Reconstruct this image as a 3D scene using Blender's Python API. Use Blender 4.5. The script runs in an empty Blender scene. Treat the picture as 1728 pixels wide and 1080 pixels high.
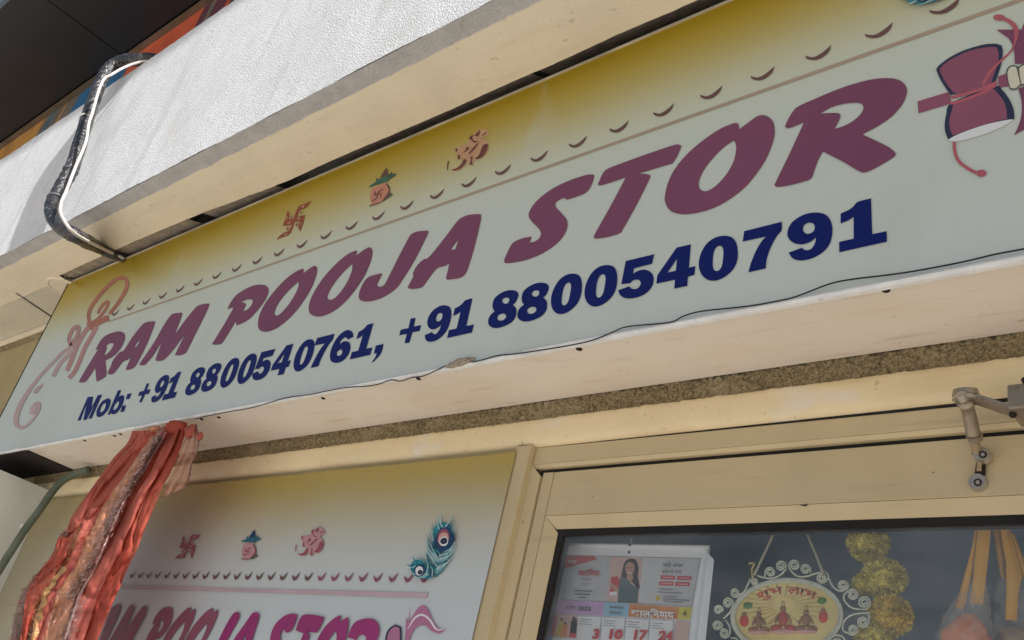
import bpy, bmesh, math, random
from mathutils import Vector, Matrix, noise
from mathutils.geometry import tessellate_polygon
random.seed(7)
S = bpy.context.scene
COL = S.collection

# ------------------------------------------------------------------ camera
CAM = Vector((0.0, 0.0, 1.5))
FPX, CX, CY = 1649.83, 864.0, 540.0               # focal length in photo pixels, image centre (1728 x 1080)
VX, VZ = (-1002.16, 954.99), (1643.0, -2516.0)    # vanishing points of the facade's horizontals and verticals
_c = lambda v: Vector(((v[0] - CX) / FPX, (v[1] - CY) / FPX, 1.0)).normalized()
AX = -_c(VX); AZ = _c(VZ); AZ = (AZ - AX * AZ.dot(AX)).normalized(); AY = AZ.cross(AX)
ROT = Matrix((AX, AY, AZ))                        # camera (x right, y down, z forward) -> world
cam = bpy.data.cameras.new('camera')
cam.sensor_width = 36.0; cam.lens = FPX / 1728.0 * 36.0; cam.clip_start = 0.02; cam.clip_end = 500
camo = bpy.data.objects.new('camera', cam); COL.objects.link(camo)
right, down, fwd = ROT.col[0], ROT.col[1], ROT.col[2]
m = Matrix((right, -down, -fwd)).transposed().to_4x4(); m.translation = CAM
camo.matrix_world = m
S.camera = camo

# ------------------------------------------------------------------ sky, sun, exposure
SUN = Vector((4.4, -1.0, 4.4)).normalized()
world = bpy.data.worlds.new('World'); S.world = world; world.use_nodes = True
wn = world.node_tree.nodes; wl = world.node_tree.links
sky = wn.new('ShaderNodeTexSky'); sky.sky_type = 'NISHITA'; sky.sun_disc = False
sky.sun_elevation = math.asin(SUN.z); sky.sun_rotation = math.atan2(SUN.x, SUN.y)
sky.air_density = 1.3; sky.dust_density = 3.0; sky.ozone_density = 1.0
wn['Background'].inputs['Strength'].default_value = 0.06
wl.new(sky.outputs['Color'], wn['Background'].inputs['Color'])
sl = bpy.data.lights.new('sun', 'SUN'); sl.energy = 5.0; sl.angle = math.radians(0.55); sl.color = (1.0, 0.985, 0.965)
so = bpy.data.objects.new('sun', sl); COL.objects.link(so); so.location = (3, -3, 9)
so.rotation_euler = (-SUN).to_track_quat('-Z', 'Y').to_euler()
S.view_settings.view_transform = 'Standard'; S.view_settings.look = 'None'
S.view_settings.exposure = 0.40; S.view_settings.gamma = 1.0
S.view_settings.use_curve_mapping = False
S.render.engine = 'CYCLES'
S.cycles.max_bounces = 10; S.cycles.transparent_max_bounces = 16
S.cycles.use_denoising = True

# ------------------------------------------------------------------ helpers
def ray(p):
    return ROT @ Vector(((p[0] - CX) / FPX, (p[1] - CY) / FPX, 1.0))
def P(px, py, y):                                  # point of the plane at depth y
    d = ray((px, py)); return CAM + d * (y / d.y)
def PZ(px, py, z):                                 # point of the horizontal plane at height z
    d = ray((px, py)); return CAM + d * ((z - CAM.z) / d.z)
def PX(px, py, x):
    d = ray((px, py)); return CAM + d * (x / d.x)

def finish(o, parent):
    COL.objects.link(o)
    if parent is not None:
        o.parent = parent
        if parent.type == 'EMPTY' and parent.parent is None:
            o.matrix_parent_inverse = Matrix.Translation(-parent.location)
    return o
def obj(name, verts, faces, mat, parent=None, smooth=False):
    me = bpy.data.meshes.new(name); me.from_pydata([tuple(v) for v in verts], [], faces); me.update()
    if smooth:
        me.polygons.foreach_set('use_smooth', [True] * len(me.polygons))
    me.materials.append(mat)
    return finish(bpy.data.objects.new(name, me), parent)
def bobj(name, bm, mat, parent=None, smooth=False):
    me = bpy.data.meshes.new(name); bm.to_mesh(me); bm.free()
    if smooth:
        me.polygons.foreach_set('use_smooth', [True] * len(me.polygons))
    me.materials.append(mat)
    return finish(bpy.data.objects.new(name, me), parent)
def tag(o, label, cat, group=None):
    o['label'] = label; o['category'] = cat
    if group: o['group'] = group
    return o
def thing(name, label, cat, loc=(0, 0, 0), group=None):
    o = bpy.data.objects.new(name, None); o.empty_display_size = 0.05; o.location = loc
    COL.objects.link(o); return tag(o, label, cat, group)
def structure(o):
    o['kind'] = 'structure'; return o
def box(name, x0, x1, y0, y1, z0, z1, mat, parent=None, bev=0.0, seg=2):
    bm = bmesh.new(); bmesh.ops.create_cube(bm, size=1.0)
    for v in bm.verts:
        v.co = Vector((x0 + (v.co.x + .5) * (x1 - x0), y0 + (v.co.y + .5) * (y1 - y0), z0 + (v.co.z + .5) * (z1 - z0)))
    if bev > 0:
        bmesh.ops.bevel(bm, geom=list(bm.edges), offset=bev, segments=seg, profile=.6, affect='EDGES')
    return bobj(name, bm, mat, parent, bev > 0 and seg > 2)

def cat_rom(a, b, c, d, t):
    return .5 * ((2 * b) + (c - a) * t + (2 * a - 5 * b + 4 * c - d) * t * t + (3 * b - a - 3 * c + d) * t ** 3)
def smooth_loop(pts, ang=48, n=4, closed=True):
    pts = [Vector((p[0], p[1])) for p in pts]; N = len(pts); out = []
    corner = []
    for i in range(N):
        a = pts[i] - pts[i - 1]; b = pts[(i + 1) % N] - pts[i]
        if a.length < 1e-9 or b.length < 1e-9: corner.append(True); continue
        corner.append(abs(math.degrees(a.angle_signed(b, 0))) > ang)
    if not closed: corner[0] = corner[-1] = True
    for i in range(N if closed else N - 1):
        p1, p2 = pts[i], pts[(i + 1) % N]
        p0 = pts[i - 1] if not corner[i] else p1 - (p2 - p1) * .6
        p3 = pts[(i + 2) % N] if not corner[(i + 1) % N] else p2 + (p2 - p1) * .6
        for k in range(n): out.append(cat_rom(p0, p1, p2, p3, k / n))
    if not closed: out.append(pts[-1])
    return out
def stroke(pts, w, n=6, taper=None):
    """closed outline of a brush stroke along pts (2-D), width w, optional list of width factors"""
    c = smooth_loop(pts, 400, n, closed=False); N = len(c); L = []; R = []
    for i, p in enumerate(c):
        d = (c[min(i + 1, N - 1)] - c[max(i - 1, 0)])
        if d.length < 1e-9: continue
        d.normalize(); nrm = Vector((-d.y, d.x)); f = 1.0
        if taper:
            q = i / (N - 1) * (len(taper) - 1); k = min(int(q), len(taper) - 2); f = taper[k] + (taper[k + 1] - taper[k]) * (q - k)
        L.append(p + nrm * w * f / 2); R.append(p - nrm * w * f / 2)
    return L, R
def ribbon_faces(L, R, conv):
    v = [conv(p) for p in L] + [conv(p) for p in R]; n = len(L)
    return v, [(i, i + 1, n + i + 1, n + i) for i in range(n - 1)]
def sheet(name, loops, mat, parent, thick=0.0):
    """flat print: loops = [outer, hole, ...] of world Vectors in one plane"""
    flat = [v for l in loops for v in l]
    tri = tessellate_polygon([[Vector(v) for v in l] for l in loops])
    fs = []
    for t in tri:
        a, b, c = (Vector(flat[i]) for i in t)
        nrm = (b - a).cross(c - a)
        if nrm.length < 1e-14: continue
        fs.append(tuple(t) if nrm.y < 0 else (t[0], t[2], t[1]))
    return obj(name, flat, fs, mat, parent)
def crop(x0, y0, s):
    return lambda p: (x0 + p[0] / s, y0 + p[1] / s)
def trace(loops, cr, y, n=4, ang=48):
    return [[P(*cr(p), y) for p in smooth_loop(l, ang, n)] for l in loops]
def shift(loops, dx=0, dz=0, y=None):
    return [[Vector((v.x + dx, v.y if y is None else y, v.z + dz)) for v in l] for l in loops]
def tube(name, pts, r, mat, parent=None, seg=10, n=6, rad=None, raw=False, smooth=True):
    pts = [Vector(p) for p in pts]
    c = []
    if raw: c = pts
    else:
        for i in range(len(pts) - 1):
            p0 = pts[i - 1] if i else pts[0] * 2 - pts[1]
            p3 = pts[i + 2] if i + 2 < len(pts) else pts[-1] * 2 - pts[-2]
            for k in range(n): c.append(cat_rom(p0, pts[i], pts[i + 1], p3, k / n))
        c.append(pts[-1])
    N = len(c); V = []; F = []
    t0 = (c[1] - c[0]).normalized(); nrm = t0.orthogonal().normalized()
    for i in range(N):
        t = (c[min(i + 1, N - 1)] - c[max(i - 1, 0)]).normalized()
        nrm = (nrm - t * nrm.dot(t)).normalized(); b = t.cross(nrm)
        rr = r * (rad(i / (N - 1)) if rad else 1)
        for k in range(seg):
            a = 2 * math.pi * k / seg
            V.append(c[i] + (nrm * math.cos(a) + b * math.sin(a)) * rr)
    for i in range(N - 1):
        for k in range(seg):
            F.append((i * seg + k, i * seg + (k + 1) % seg, (i + 1) * seg + (k + 1) % seg, (i + 1) * seg + k))
    F.append(tuple(range(seg))[::-1]); F.append(tuple((N - 1) * seg + k for k in range(seg)))
    return obj(name, V, F, mat, parent, smooth)

# ------------------------------------------------------------------ materials
def mat(name, col, rough=.6, var=.1, vs=9, bump=0.0, bs=90, spec=.35, metal=0.0, col2=None, thr=None, detail=5, dist=.004):
    mt = bpy.data.materials.new(name); mt.use_nodes = True; nt = mt.node_tree; b = nt.nodes['Principled BSDF']
    b.inputs['Roughness'].default_value = rough; b.inputs['Specular IOR Level'].default_value = spec
    b.inputs['Metallic'].default_value = metal
    tc = nt.nodes.new('ShaderNodeTexCoord')
    nz = nt.nodes.new('ShaderNodeTexNoise'); nz.inputs['Scale'].default_value = vs; nz.inputs['Detail'].default_value = detail
    nt.links.new(tc.outputs['Object'], nz.inputs['Vector'])
    rp = nt.nodes.new('ShaderNodeValToRGB')
    c1 = [max(0, c * (1 - var)) for c in col]; c2 = [min(1, c * (1 + var)) for c in (col2 or col)]
    lo, hi = thr or (.3, .7)
    rp.color_ramp.elements[0].position = lo; rp.color_ramp.elements[1].position = hi
    rp.color_ramp.elements[0].color = (*c1, 1); rp.color_ramp.elements[1].color = (*c2, 1)
    nt.links.new(nz.outputs['Fac'], rp.inputs['Fac']); nt.links.new(rp.outputs['Color'], b.inputs['Base Color'])
    if bump:
        n2 = nt.nodes.new('ShaderNodeTexNoise'); n2.inputs['Scale'].default_value = bs; n2.inputs['Detail'].default_value = 4
        bp = nt.nodes.new('ShaderNodeBump'); bp.inputs['Strength'].default_value = bump; bp.inputs['Distance'].default_value = dist
        nt.links.new(tc.outputs['Object'], n2.inputs['Vector']); nt.links.new(n2.outputs['Fac'], bp.inputs['Height'])
        nt.links.new(bp.outputs['Normal'], b.inputs['Normal'])
    return mt
def blemish(mt, scale, lo, hi, col, amount=1.0, stretch=(1, 1, 1)):
    """stains / specks of their own colour over a material made by mat()"""
    nt = mt.node_tree; b = nt.nodes['Principled BSDF']; src = b.inputs['Base Color'].links[0].from_socket
    tc = nt.nodes.new('ShaderNodeTexCoord'); mp = nt.nodes.new('ShaderNodeMapping'); mp.inputs['Scale'].default_value = stretch
    nz = nt.nodes.new('ShaderNodeTexNoise'); nz.inputs['Scale'].default_value = scale; nz.inputs['Detail'].default_value = 6
    mr = nt.nodes.new('ShaderNodeMapRange'); mr.inputs['From Min'].default_value = lo; mr.inputs['From Max'].default_value = hi
    mr.inputs['To Max'].default_value = amount
    mx = nt.nodes.new('ShaderNodeMix'); mx.data_type = 'RGBA'; mx.inputs['B'].default_value = (*col, 1)
    nt.links.new(tc.outputs['Object'], mp.inputs['Vector']); nt.links.new(mp.outputs['Vector'], nz.inputs['Vector'])
    nt.links.new(nz.outputs['Fac'], mr.inputs['Value']); nt.links.new(mr.outputs['Result'], mx.inputs['Factor'])
    nt.links.new(src, mx.inputs['A']); nt.links.new(mx.outputs['Result'], b.inputs['Base Color'])
    return mt
def sheer(mt, f):
    """thin woven cloth lets light through from behind"""
    nt = mt.node_tree; b = nt.nodes['Principled BSDF']; t = nt.nodes.new('ShaderNodeBsdfTranslucent'); mx = nt.nodes.new('ShaderNodeMixShader'); mx.inputs[0].default_value = f
    nt.links.new(b.inputs['Base Color'].links[0].from_socket, t.inputs['Color'])
    nt.links.new(b.outputs[0], mx.inputs[1]); nt.links.new(t.outputs[0], mx.inputs[2]); nt.links.new(mx.outputs[0], nt.nodes['Material Output'].inputs['Surface'])
    return mt
def ramp_z(name, stops, z0, z1, rough=.4, spec=.4, bump=.05, bs=30, wob=.02, axis='Z'):
    """printed vertical colour gradient between heights z0 and z1"""
    mt = bpy.data.materials.new(name); mt.use_nodes = True; nt = mt.node_tree; b = nt.nodes['Principled BSDF']
    b.inputs['Roughness'].default_value = rough; b.inputs['Specular IOR Level'].default_value = spec
    tc = nt.nodes.new('ShaderNodeTexCoord'); sp = nt.nodes.new('ShaderNodeSeparateXYZ')
    nz = nt.nodes.new('ShaderNodeTexNoise'); nz.inputs['Scale'].default_value = 5; nz.inputs['Detail'].default_value = 3
    ma = nt.nodes.new('ShaderNodeMath'); ma.operation = 'MULTIPLY_ADD'; ma.inputs[1].default_value = wob
    mr = nt.nodes.new('ShaderNodeMapRange'); mr.inputs['From Min'].default_value = z0; mr.inputs['From Max'].default_value = z1
    rp = nt.nodes.new('ShaderNodeValToRGB'); cr = rp.color_ramp; cr.interpolation = 'B_SPLINE'
    while len(cr.elements) < len(stops): cr.elements.new(.5)
    for e, (p, c) in zip(cr.elements, stops): e.position = p; e.color = (*c, 1)
    L = nt.links.new
    L(tc.outputs['Object'], sp.inputs[0]); L(tc.outputs['Object'], nz.inputs['Vector'])
    L(nz.outputs['Fac'], ma.inputs[0]); L(sp.outputs[axis], ma.inputs[2]); L(ma.outputs[0], mr.inputs['Value'])
    L(mr.outputs[0], rp.inputs['Fac']); L(rp.outputs['Color'], b.inputs['Base Color'])
    if bump:
        n2 = nt.nodes.new('ShaderNodeTexNoise'); n2.inputs['Scale'].default_value = bs
        bp = nt.nodes.new('ShaderNodeBump'); bp.inputs['Strength'].default_value = bump; bp.inputs['Distance'].default_value = .01
        L(tc.outputs['Object'], n2.inputs['Vector']); L(n2.outputs['Fac'], bp.inputs['Height']); L(bp.outputs['Normal'], b.inputs['Normal'])
    return mt

M = {}
M['stucco'] = mat('white_stucco', (.88, .90, .93), .9, .04, 30, .7, 380, .2, dist=.005)
blemish(M['stucco'], 5, .54, .74, (.66, .67, .68), .6, (2.6, 1, .3))
blemish(M['stucco'], 45, .66, .72, (.60, .60, .59), .6, (1, 1, .4))
def grain(mt, s1, s2):
    nt = mt.node_tree; bp = [n for n in nt.nodes if n.type == 'BUMP'][0]; tc = nt.nodes.new('ShaderNodeTexCoord'); vo = nt.nodes.new('ShaderNodeTexVoronoi'); vo.inputs['Scale'].default_value = s1
    nz = nt.nodes.new('ShaderNodeTexNoise'); nz.inputs['Scale'].default_value = s2; nz.inputs['Detail'].default_value = 1
    ad = nt.nodes.new('ShaderNodeMath'); ad.operation = 'MULTIPLY_ADD'; ad.inputs[1].default_value = -.8
    nt.links.new(tc.outputs['Object'], vo.inputs['Vector']); nt.links.new(tc.outputs['Object'], nz.inputs['Vector'])
    nt.links.new(vo.outputs['Distance'], ad.inputs[0]); nt.links.new(nz.outputs['Fac'], ad.inputs[2]); nt.links.new(ad.outputs[0], bp.inputs['Height'])
grain(M['stucco'], 230, 520)
blemish(M['stucco'], 300, .56, .66, (.36, .37, .39), .55)
blemish(M['stucco'], 3.5, .60, .80, (.62, .62, .60), .5)
M['bare'] = mat('bare_concrete', (.48, .475, .475), .9, .10, 22, .7, 160, .2)
blemish(M['bare'], 60, .62, .72, (.30, .26, .21), .5)
M['cream'] = mat('cream_plaster', (.81, .72, .565), .8, .06, 5, .35, 45, .25)
blemish(M['cream'], 26, .65, .73, (.46, .38, .28), .6, (1, 2.2, 1))
blemish(M['cream'], 11, .52, .68, (.74, .65, .49), .6, (.4, 2, 1))
blemish(M['cream'], 140, .68, .73, (.50, .42, .31), .6)
blemish(M['cream'], 5, .55, .8, (.70, .60, .46), .5)
M['lintel'] = mat('lintel_plaster', (.80, .67, .44), .7, .07, 5, .4, 30, .3)
blemish(M['lintel'], 9, .56, .70, (.80, .74, .66), .7, (1, 1, 2.5))
blemish(M['lintel'], 70, .66, .74, (.48, .38, .24), .7)
blemish(M['lintel'], 14, .54, .70, (.70, .55, .33), .6, (.5, 1, 2))
blemish(M['lintel'], 160, .66, .72, (.55, .45, .32), .5)
M['wall'] = mat('olive_wall_paint', (.42, .35, .20), .85, .08, 6, .3, 60, .2)
M['grit'] = mat('rough_mortar', (.34, .275, .165), .95, .5, 260, 1.0, 300, .1, dist=.008)
blemish(M['grit'], 8, .52, .70, (.50, .42, .28), .7); blemish(M['grit'], 22, .60, .70, (.20, .16, .10), .6)
M['dark'] = mat('dark_void', (.016, .012, .011), .9, .2, 9)
M['panel'] = mat('cream_metal_panel', (.81, .735, .65), .42, .05, 3, .10, 9, .4)
blemish(M['panel'], 4, .50, .72, (.74, .62, .48), .6, (1, 3, 1))
blemish(M['panel'], 22, .60, .72, (.62, .52, .38), .6, (.35, 3, 1))
blemish(M['panel'], 120, .70, .74, (.45, .36, .26), .7)
blemish(M['panel'], 30, .69, .75, (.40, .32, .22), .55, (1, 3, 1))
M['alu'] = mat('cream_powder_coat', (.58, .475, .29), .36, .05, 4, .05, 60, .45)
blemish(M['alu'], 7, .52, .70, (.52, .42, .25), .7, (1, 1, .4))
blemish(M['alu'], 28, .62, .74, (.46, .38, .24), .55, (.25, 1, 2.5))
blemish(M['alu'], 150, .70, .74, (.40, .31, .18), .6)
blemish(M['alu'], 60, .71, .75, (.36, .28, .16), .6)
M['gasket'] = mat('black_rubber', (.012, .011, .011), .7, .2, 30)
M['steel'] = mat('worn_grey_metal', (.52, .48, .42), .4, .15, 40, .1, 120, .5, metal=.75)
blemish(M['steel'], 40, .55, .7, (.14, .09, .06), .6)
M['tan_metal'] = mat('tan_painted_metal', (.33, .25, .155), .45, .1, 30, .08, 100, .4, metal=.15)
M['closer'] = mat('dull_bronze_metal', (.34, .285, .22), .38, .15, 30, .15, 140, .5, metal=.6)
blemish(M['closer'], 60, .58, .70, (.16, .11, .07), .6)
M['gap_and_trim'] = mat('dark_brown_gap_and_trim', (.022, .015, .013), .8, .25, 20)
M['maroon'] = mat('maroon_print', (.205, .068, .132), .5, .07, 4, 0, 1, .3)
M['navy'] = mat('navy_print', (.004, .012, .13), .5, .06, 4, 0, 1, .25)
M['white_print'] = mat('white_print', (.74, .76, .78), .42, .03, 6, 0, 1, .4)
M['tan_line'] = mat('tan_print', (.42, .33, .25), .42, .05, 6, 0, 1, .4)
M['cres'] = mat('brown_print', (.15, .075, .075), .42, .08, 9, 0, 1, .4)
M['rope'] = mat('rose_print', (.46, .12, .15), .42, .05, 9, 0, 1, .4)
M['ink'] = mat('ink_print', (.028, .035, .075), .42, .1, 9, 0, 1, .4)
M['plum'] = mat('plum_print', (.26, .085, .14), .42, .12, 6, 0, 1, .4)
M['skin_line'] = mat('olive_line_print', (.10, .10, .075), .42, .1, 9, 0, 1, .4)
M['hand'] = mat('pale_hand_print', (.66, .65, .52), .42, .05, 9, 0, 1, .4)
M['rust'] = mat('rust_print', (.27, .055, .028), .42, .25, 60, 0, 1, .4)
M['om_body'] = mat('peach_print', (.52, .31, .19), .42, .15, 30, 0, 1, .4)
M['om_dark'] = mat('dark_maroon_print', (.13, .035, .03), .42, .2, 40, 0, 1, .4)
M['pot'] = ramp_z('clay_pot_print', [(0, (.55, .30, .20)), (1, (.50, .20, .15))], 2.57, 2.68, bump=0)
M['leaf'] = mat('leaf_print', (.015, .11, .075), .42, .4, 60, 0, 1, .4)
M['coconut'] = mat('coconut_print', (.10, .045, .035), .42, .3, 60, 0, 1, .4)
M['teal'] = mat('teal_print', (.035, .25, .31), .42, .45, 60, 0, 1, .4)
M['teal_dark'] = mat('deep_blue_print', (.012, .045, .12), .42, .3, 60, 0, 1, .4)
M['teal_light'] = mat('pale_teal_print', (.40, .60, .62), .42, .1, 60, 0, 1, .4)
M['pink'] = mat('pink_print', (.62, .34, .33), .42, .1, 30, 0, 1, .4)
M['magenta'] = mat('magenta_print', (.30, .03, .16), .42, .12, 5, 0, 1, .4)
M['lilac'] = mat('lilac_print', (.42, .17, .30), .42, .12, 9, 0, 1, .4)
M['mauve'] = mat('mauve_line_print', (.50, .38, .43), .42, .08, 9, 0, 1, .4)
M['wire'] = mat('black_wire', (.012, .012, .014), .5, .1, 30)
M['trim'] = mat('white_flex_edge', (.82, .83, .84), .45, .1, 30, .2, 90, .4)
blemish(M['trim'], 60, .66, .74, (.42, .40, .37), .6)
M['top_edge'] = mat('dull_cream_edge', (.50, .45, .37), .6, .25, 14)
M['mud'] = mat('dried_mud', (.42, .36, .29), .95, .35, 160, .9, 300, .1)
M['pale_pillar'] = mat('pale_side_wall', (.66, .68, .63), .6, .06, 7, .12, 40, .3)
blemish(M['pale_pillar'], 8, .58, .72, (.46, .42, .22), .8)
M['conduit'] = mat('green_grey_pvc', (.11, .13, .095), .5, .25, 25, .1, 60, .35)
M['clip'] = mat('white_clip', (.55, .53, .48), .6, .1, 30)
M['cable'] = mat('white_cable', (.64, .60, .56), .45, .08, 30)
M['ground'] = mat('paving', (.50, .46, .41), .9, .15, 3, .3, 40, .2)
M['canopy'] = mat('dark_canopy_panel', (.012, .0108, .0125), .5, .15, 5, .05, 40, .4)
M['room'] = mat('shop_interior_paint', (.46, .60, .76), .9, .2, 3, 0, 1, .2)

def tape_mat():
    mt = mat('foil_and_black_tape', (.040, .039, .041), .27, .5, 30, 1.0, 70, .6, dist=.008)
    nt = mt.node_tree; b = nt.nodes['Principled BSDF']
    blemish(mt, 110, .60, .68, (.34, .34, .36), .7, (1, 1, .45))
    return mt
M['tape'] = tape_mat()
M['tie'] = mat('tie_grey', (.10, .10, .11), .5, .1, 30)

def glass_mat():
    mt = bpy.data.materials.new('window_glass'); mt.use_nodes = True; nt = mt.node_tree
    nt.nodes.remove(nt.nodes['Principled BSDF'])
    tr = nt.nodes.new('ShaderNodeBsdfTransparent'); tr.inputs['Color'].default_value = (.95, .965, .97, 1)
    gl = nt.nodes.new('ShaderNodeBsdfGlossy'); gl.inputs['Roughness'].default_value = .02
    fr = nt.nodes.new('ShaderNodeFresnel'); fr.inputs['IOR'].default_value = 1.62
    ge = nt.nodes.new('ShaderNodeNewGeometry'); sub = nt.nodes.new('ShaderNodeMath'); sub.operation = 'SUBTRACT'; sub.inputs[0].default_value = 1.0
    mu = nt.nodes.new('ShaderNodeMath'); mu.operation = 'MULTIPLY'      # reflect once, on the side the ray enters
    nt.links.new(ge.outputs['Backfacing'], sub.inputs[1]); nt.links.new(fr.outputs[0], mu.inputs[0]); nt.links.new(sub.outputs[0], mu.inputs[1])
    mx = nt.nodes.new('ShaderNodeMixShader')
    nt.links.new(mu.outputs[0], mx.inputs[0]); nt.links.new(tr.outputs[0], mx.inputs[1]); nt.links.new(gl.outputs[0], mx.inputs[2])
    df = nt.nodes.new('ShaderNodeBsdfDiffuse'); df.inputs['Color'].default_value = (.6, .62, .66, 1)      # thin dust and wipe marks
    tc = nt.nodes.new('ShaderNodeTexCoord'); mp = nt.nodes.new('ShaderNodeMapping'); mp.inputs['Scale'].default_value = (3, 1, 9); mp.inputs['Rotation'].default_value = (0, .5, 0)
    nz = nt.nodes.new('ShaderNodeTexNoise'); nz.inputs['Scale'].default_value = 2.2; nz.inputs['Detail'].default_value = 7
    mr = nt.nodes.new('ShaderNodeMapRange'); mr.inputs['From Min'].default_value = .35; mr.inputs['From Max'].default_value = .75; mr.inputs['To Min'].default_value = .025; mr.inputs['To Max'].default_value = .10
    m2 = nt.nodes.new('ShaderNodeMixShader')
    nt.links.new(tc.outputs['Object'], mp.inputs['Vector']); nt.links.new(mp.outputs['Vector'], nz.inputs['Vector']); nt.links.new(nz.outputs['Fac'], mr.inputs['Value'])
    nt.links.new(mr.outputs[0], m2.inputs[0]); nt.links.new(mx.outputs[0], m2.inputs[1]); nt.links.new(df.outputs[0], m2.inputs[2])
    nt.links.new(m2.outputs[0], nt.nodes['Material Output'].inputs['Surface'])
    return mt
M['glass'] = glass_mat()
def film_mat(name, col, trans, rough=.15):
    """thin cloudy plastic or gauze: part see-through, part diffuse with a sheen"""
    mt = bpy.data.materials.new(name); mt.use_nodes = True; nt = mt.node_tree; b = nt.nodes['Principled BSDF']
    b.inputs['Base Color'].default_value = (*col, 1); b.inputs['Roughness'].default_value = rough
    b.inputs['Specular IOR Level'].default_value = .8
    tr = nt.nodes.new('ShaderNodeBsdfTransparent'); mx = nt.nodes.new('ShaderNodeMixShader')
    tc = nt.nodes.new('ShaderNodeTexCoord'); nz = nt.nodes.new('ShaderNodeTexNoise'); nz.inputs['Scale'].default_value = 60
    mr = nt.nodes.new('ShaderNodeMapRange'); mr.inputs['From Min'].default_value = .35; mr.inputs['From Max'].default_value = .65
    mr.inputs['To Min'].default_value = trans - .15; mr.inputs['To Max'].default_value = trans + .15
    nt.links.new(tc.outputs['Object'], nz.inputs['Vector']); nt.links.new(nz.outputs['Fac'], mr.inputs['Value'])
    nt.links.new(mr.outputs[0], mx.inputs[0]); nt.links.new(b.outputs[0], mx.inputs[1]); nt.links.new(tr.outputs[0], mx.inputs[2])
    nt.links.new(mx.outputs[0], nt.nodes['Material Output'].inputs['Surface'])
    return mt

# ------------------------------------------------------------------ key planes (metres; camera stands at the origin, facade runs along X)
YS = 0.96            # front of the signboard
YW = 1.118           # wall
YB = 0.754           # face of the balcony beam
ZT, ZB = 2.806, 2.170   # signboard top / bottom
ZSOF = 2.808         # underside of the balcony slab
ZPAR = 3.482         # top of the balcony beam
XL, XR = -3.236, 1.35   # signboard ends
DX0, DX1 = -1.118, -0.14    # door frame
ZH = 2.092           # top of the door frame

# ------------------------------------------------------------------ ground
structure(obj('ground', [(-60, -60, 0), (60, -60, 0), (60, 1.1, 0), (-60, 1.1, 0)], [(0, 1, 2, 3)], M['ground']))

# ------------------------------------------------------------------ building
B = thing('shop_building', 'cream plastered shop building with a white stucco balcony beam over the sign', 'building', (-1.5, YW, 0))
def ragged_strip(name, axis_pts, mat_, parent, jit, step=.02, seed=0):
    pass
box('wall', -9.0, DX0, YW, YW + .12, 0, 2.9, M['wall'], B)
box('wall', DX1, 6.0, YW, YW + .12, 0, 2.9, M['wall'], B)
box('wall', DX0, DX1, YW + .001, YW + .119, ZH + .004, 2.9, M['wall'], B)

# white stucco face of the balcony beam: fine grid, uneven lower and upper edges
def beam_face():
    x0, x1, n, mrows = -9.0, 6.0, 900, 16
    V = []; F = []
    for i in range(n + 1):
        x = x0 + (x1 - x0) * i / n
        lo = ZSOF + .0012 * noise.noise((x * 9, 0, 0)) + .0012 * noise.noise((x * 40, 3, 0))
        hi = ZPAR + .004 * noise.noise((x * 3, 5, 0)) + .003 * noise.noise((x * 25, 7, 0))
        for j in range(mrows + 1):
            z = lo + (hi - lo) * j / mrows
            y = YB + .0035 * noise.noise((x * 4, z * 4, 1)) + .0015 * noise.noise((x * 30, z * 30, 2))
            V.append((x, y, z))
    for i in range(n):
        for j in range(mrows):
            a = i * (mrows + 1) + j
            F.append((a, a + mrows + 1, a + mrows + 2, a + 1))
    return obj('balcony_beam_face', V, F, M['stucco'], B, True)
beam_face()
box('balcony_beam', -9.0, 6.0, YB + .006, YB + .13, ZSOF + .012, ZPAR - .006, M['stucco'], B)
box('balcony_slab', -9.0, 6.0, YB + .131, 2.4, 2.905, 3.05, M['bare'], B)

# underside of the beam: bare strip in front, cream plaster behind with a ragged, slightly lower edge
EDGE = [(-3.3, .918), (-3.04, .914), (-2.70, .9125), (-2.31, .919), (-2.05, .931), (-1.95, .934), (-1.73, .931), (-1.48, .934), (-.79, .930), (2, .930), (7, .93)]
def back_edge(x):                                   # uneven back edge of the plaster, where it was cut for the sign
    for (a, ya_), (b, yb_) in zip(EDGE, EDGE[1:]):
        if a <= x <= b: return ya_ + (yb_ - ya_) * (x - a) / (b - a)
    return .93
def under_strip(name, ya, yb, z, jit, mat_, x0=-9.0, x1=6.0, n=700, seed=0, lip=0.0, jb=0.0):
    V = []; F = []
    for i in range(n + 1):
        x = x0 + (x1 - x0) * i / n
        j = jit * (noise.noise((x * 14, seed, 0)) + .6 * noise.noise((x * 55, seed, 2)))
        k = jb * (noise.noise((x * 7, seed + 9, 0)) + .5 * noise.noise((x * 40, seed + 9, 2)))
        if jb: k += back_edge(x) - yb
        V += [(x, ya + j, z + lip), (x, ya + j, z), (x, (ya + yb) / 2, z + .0008 * noise.noise((x * 5, 4, 0))), (x, yb + k, z), (x, yb + k, z + .095)]
    for i in range(n):
        for q in range(4):
            a = i * 5 + q
            F.append((a, a + 1, a + 6, a + 5))
    return obj(name, V, F, mat_, B)
under_strip('bare_concrete_edge', YB + .001, .83, ZSOF, .0, M['bare'])
under_strip('beam_underside', .799, .9355, ZSOF - .003, .0035, M['cream'], x0=XL + .02, seed=3, lip=.004, jb=.0022)
under_strip('beam_underside', .799, .9355, ZSOF - .003, .0035, M['cream'], x1=XL + .02, n=280, seed=3, lip=.004)
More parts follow.
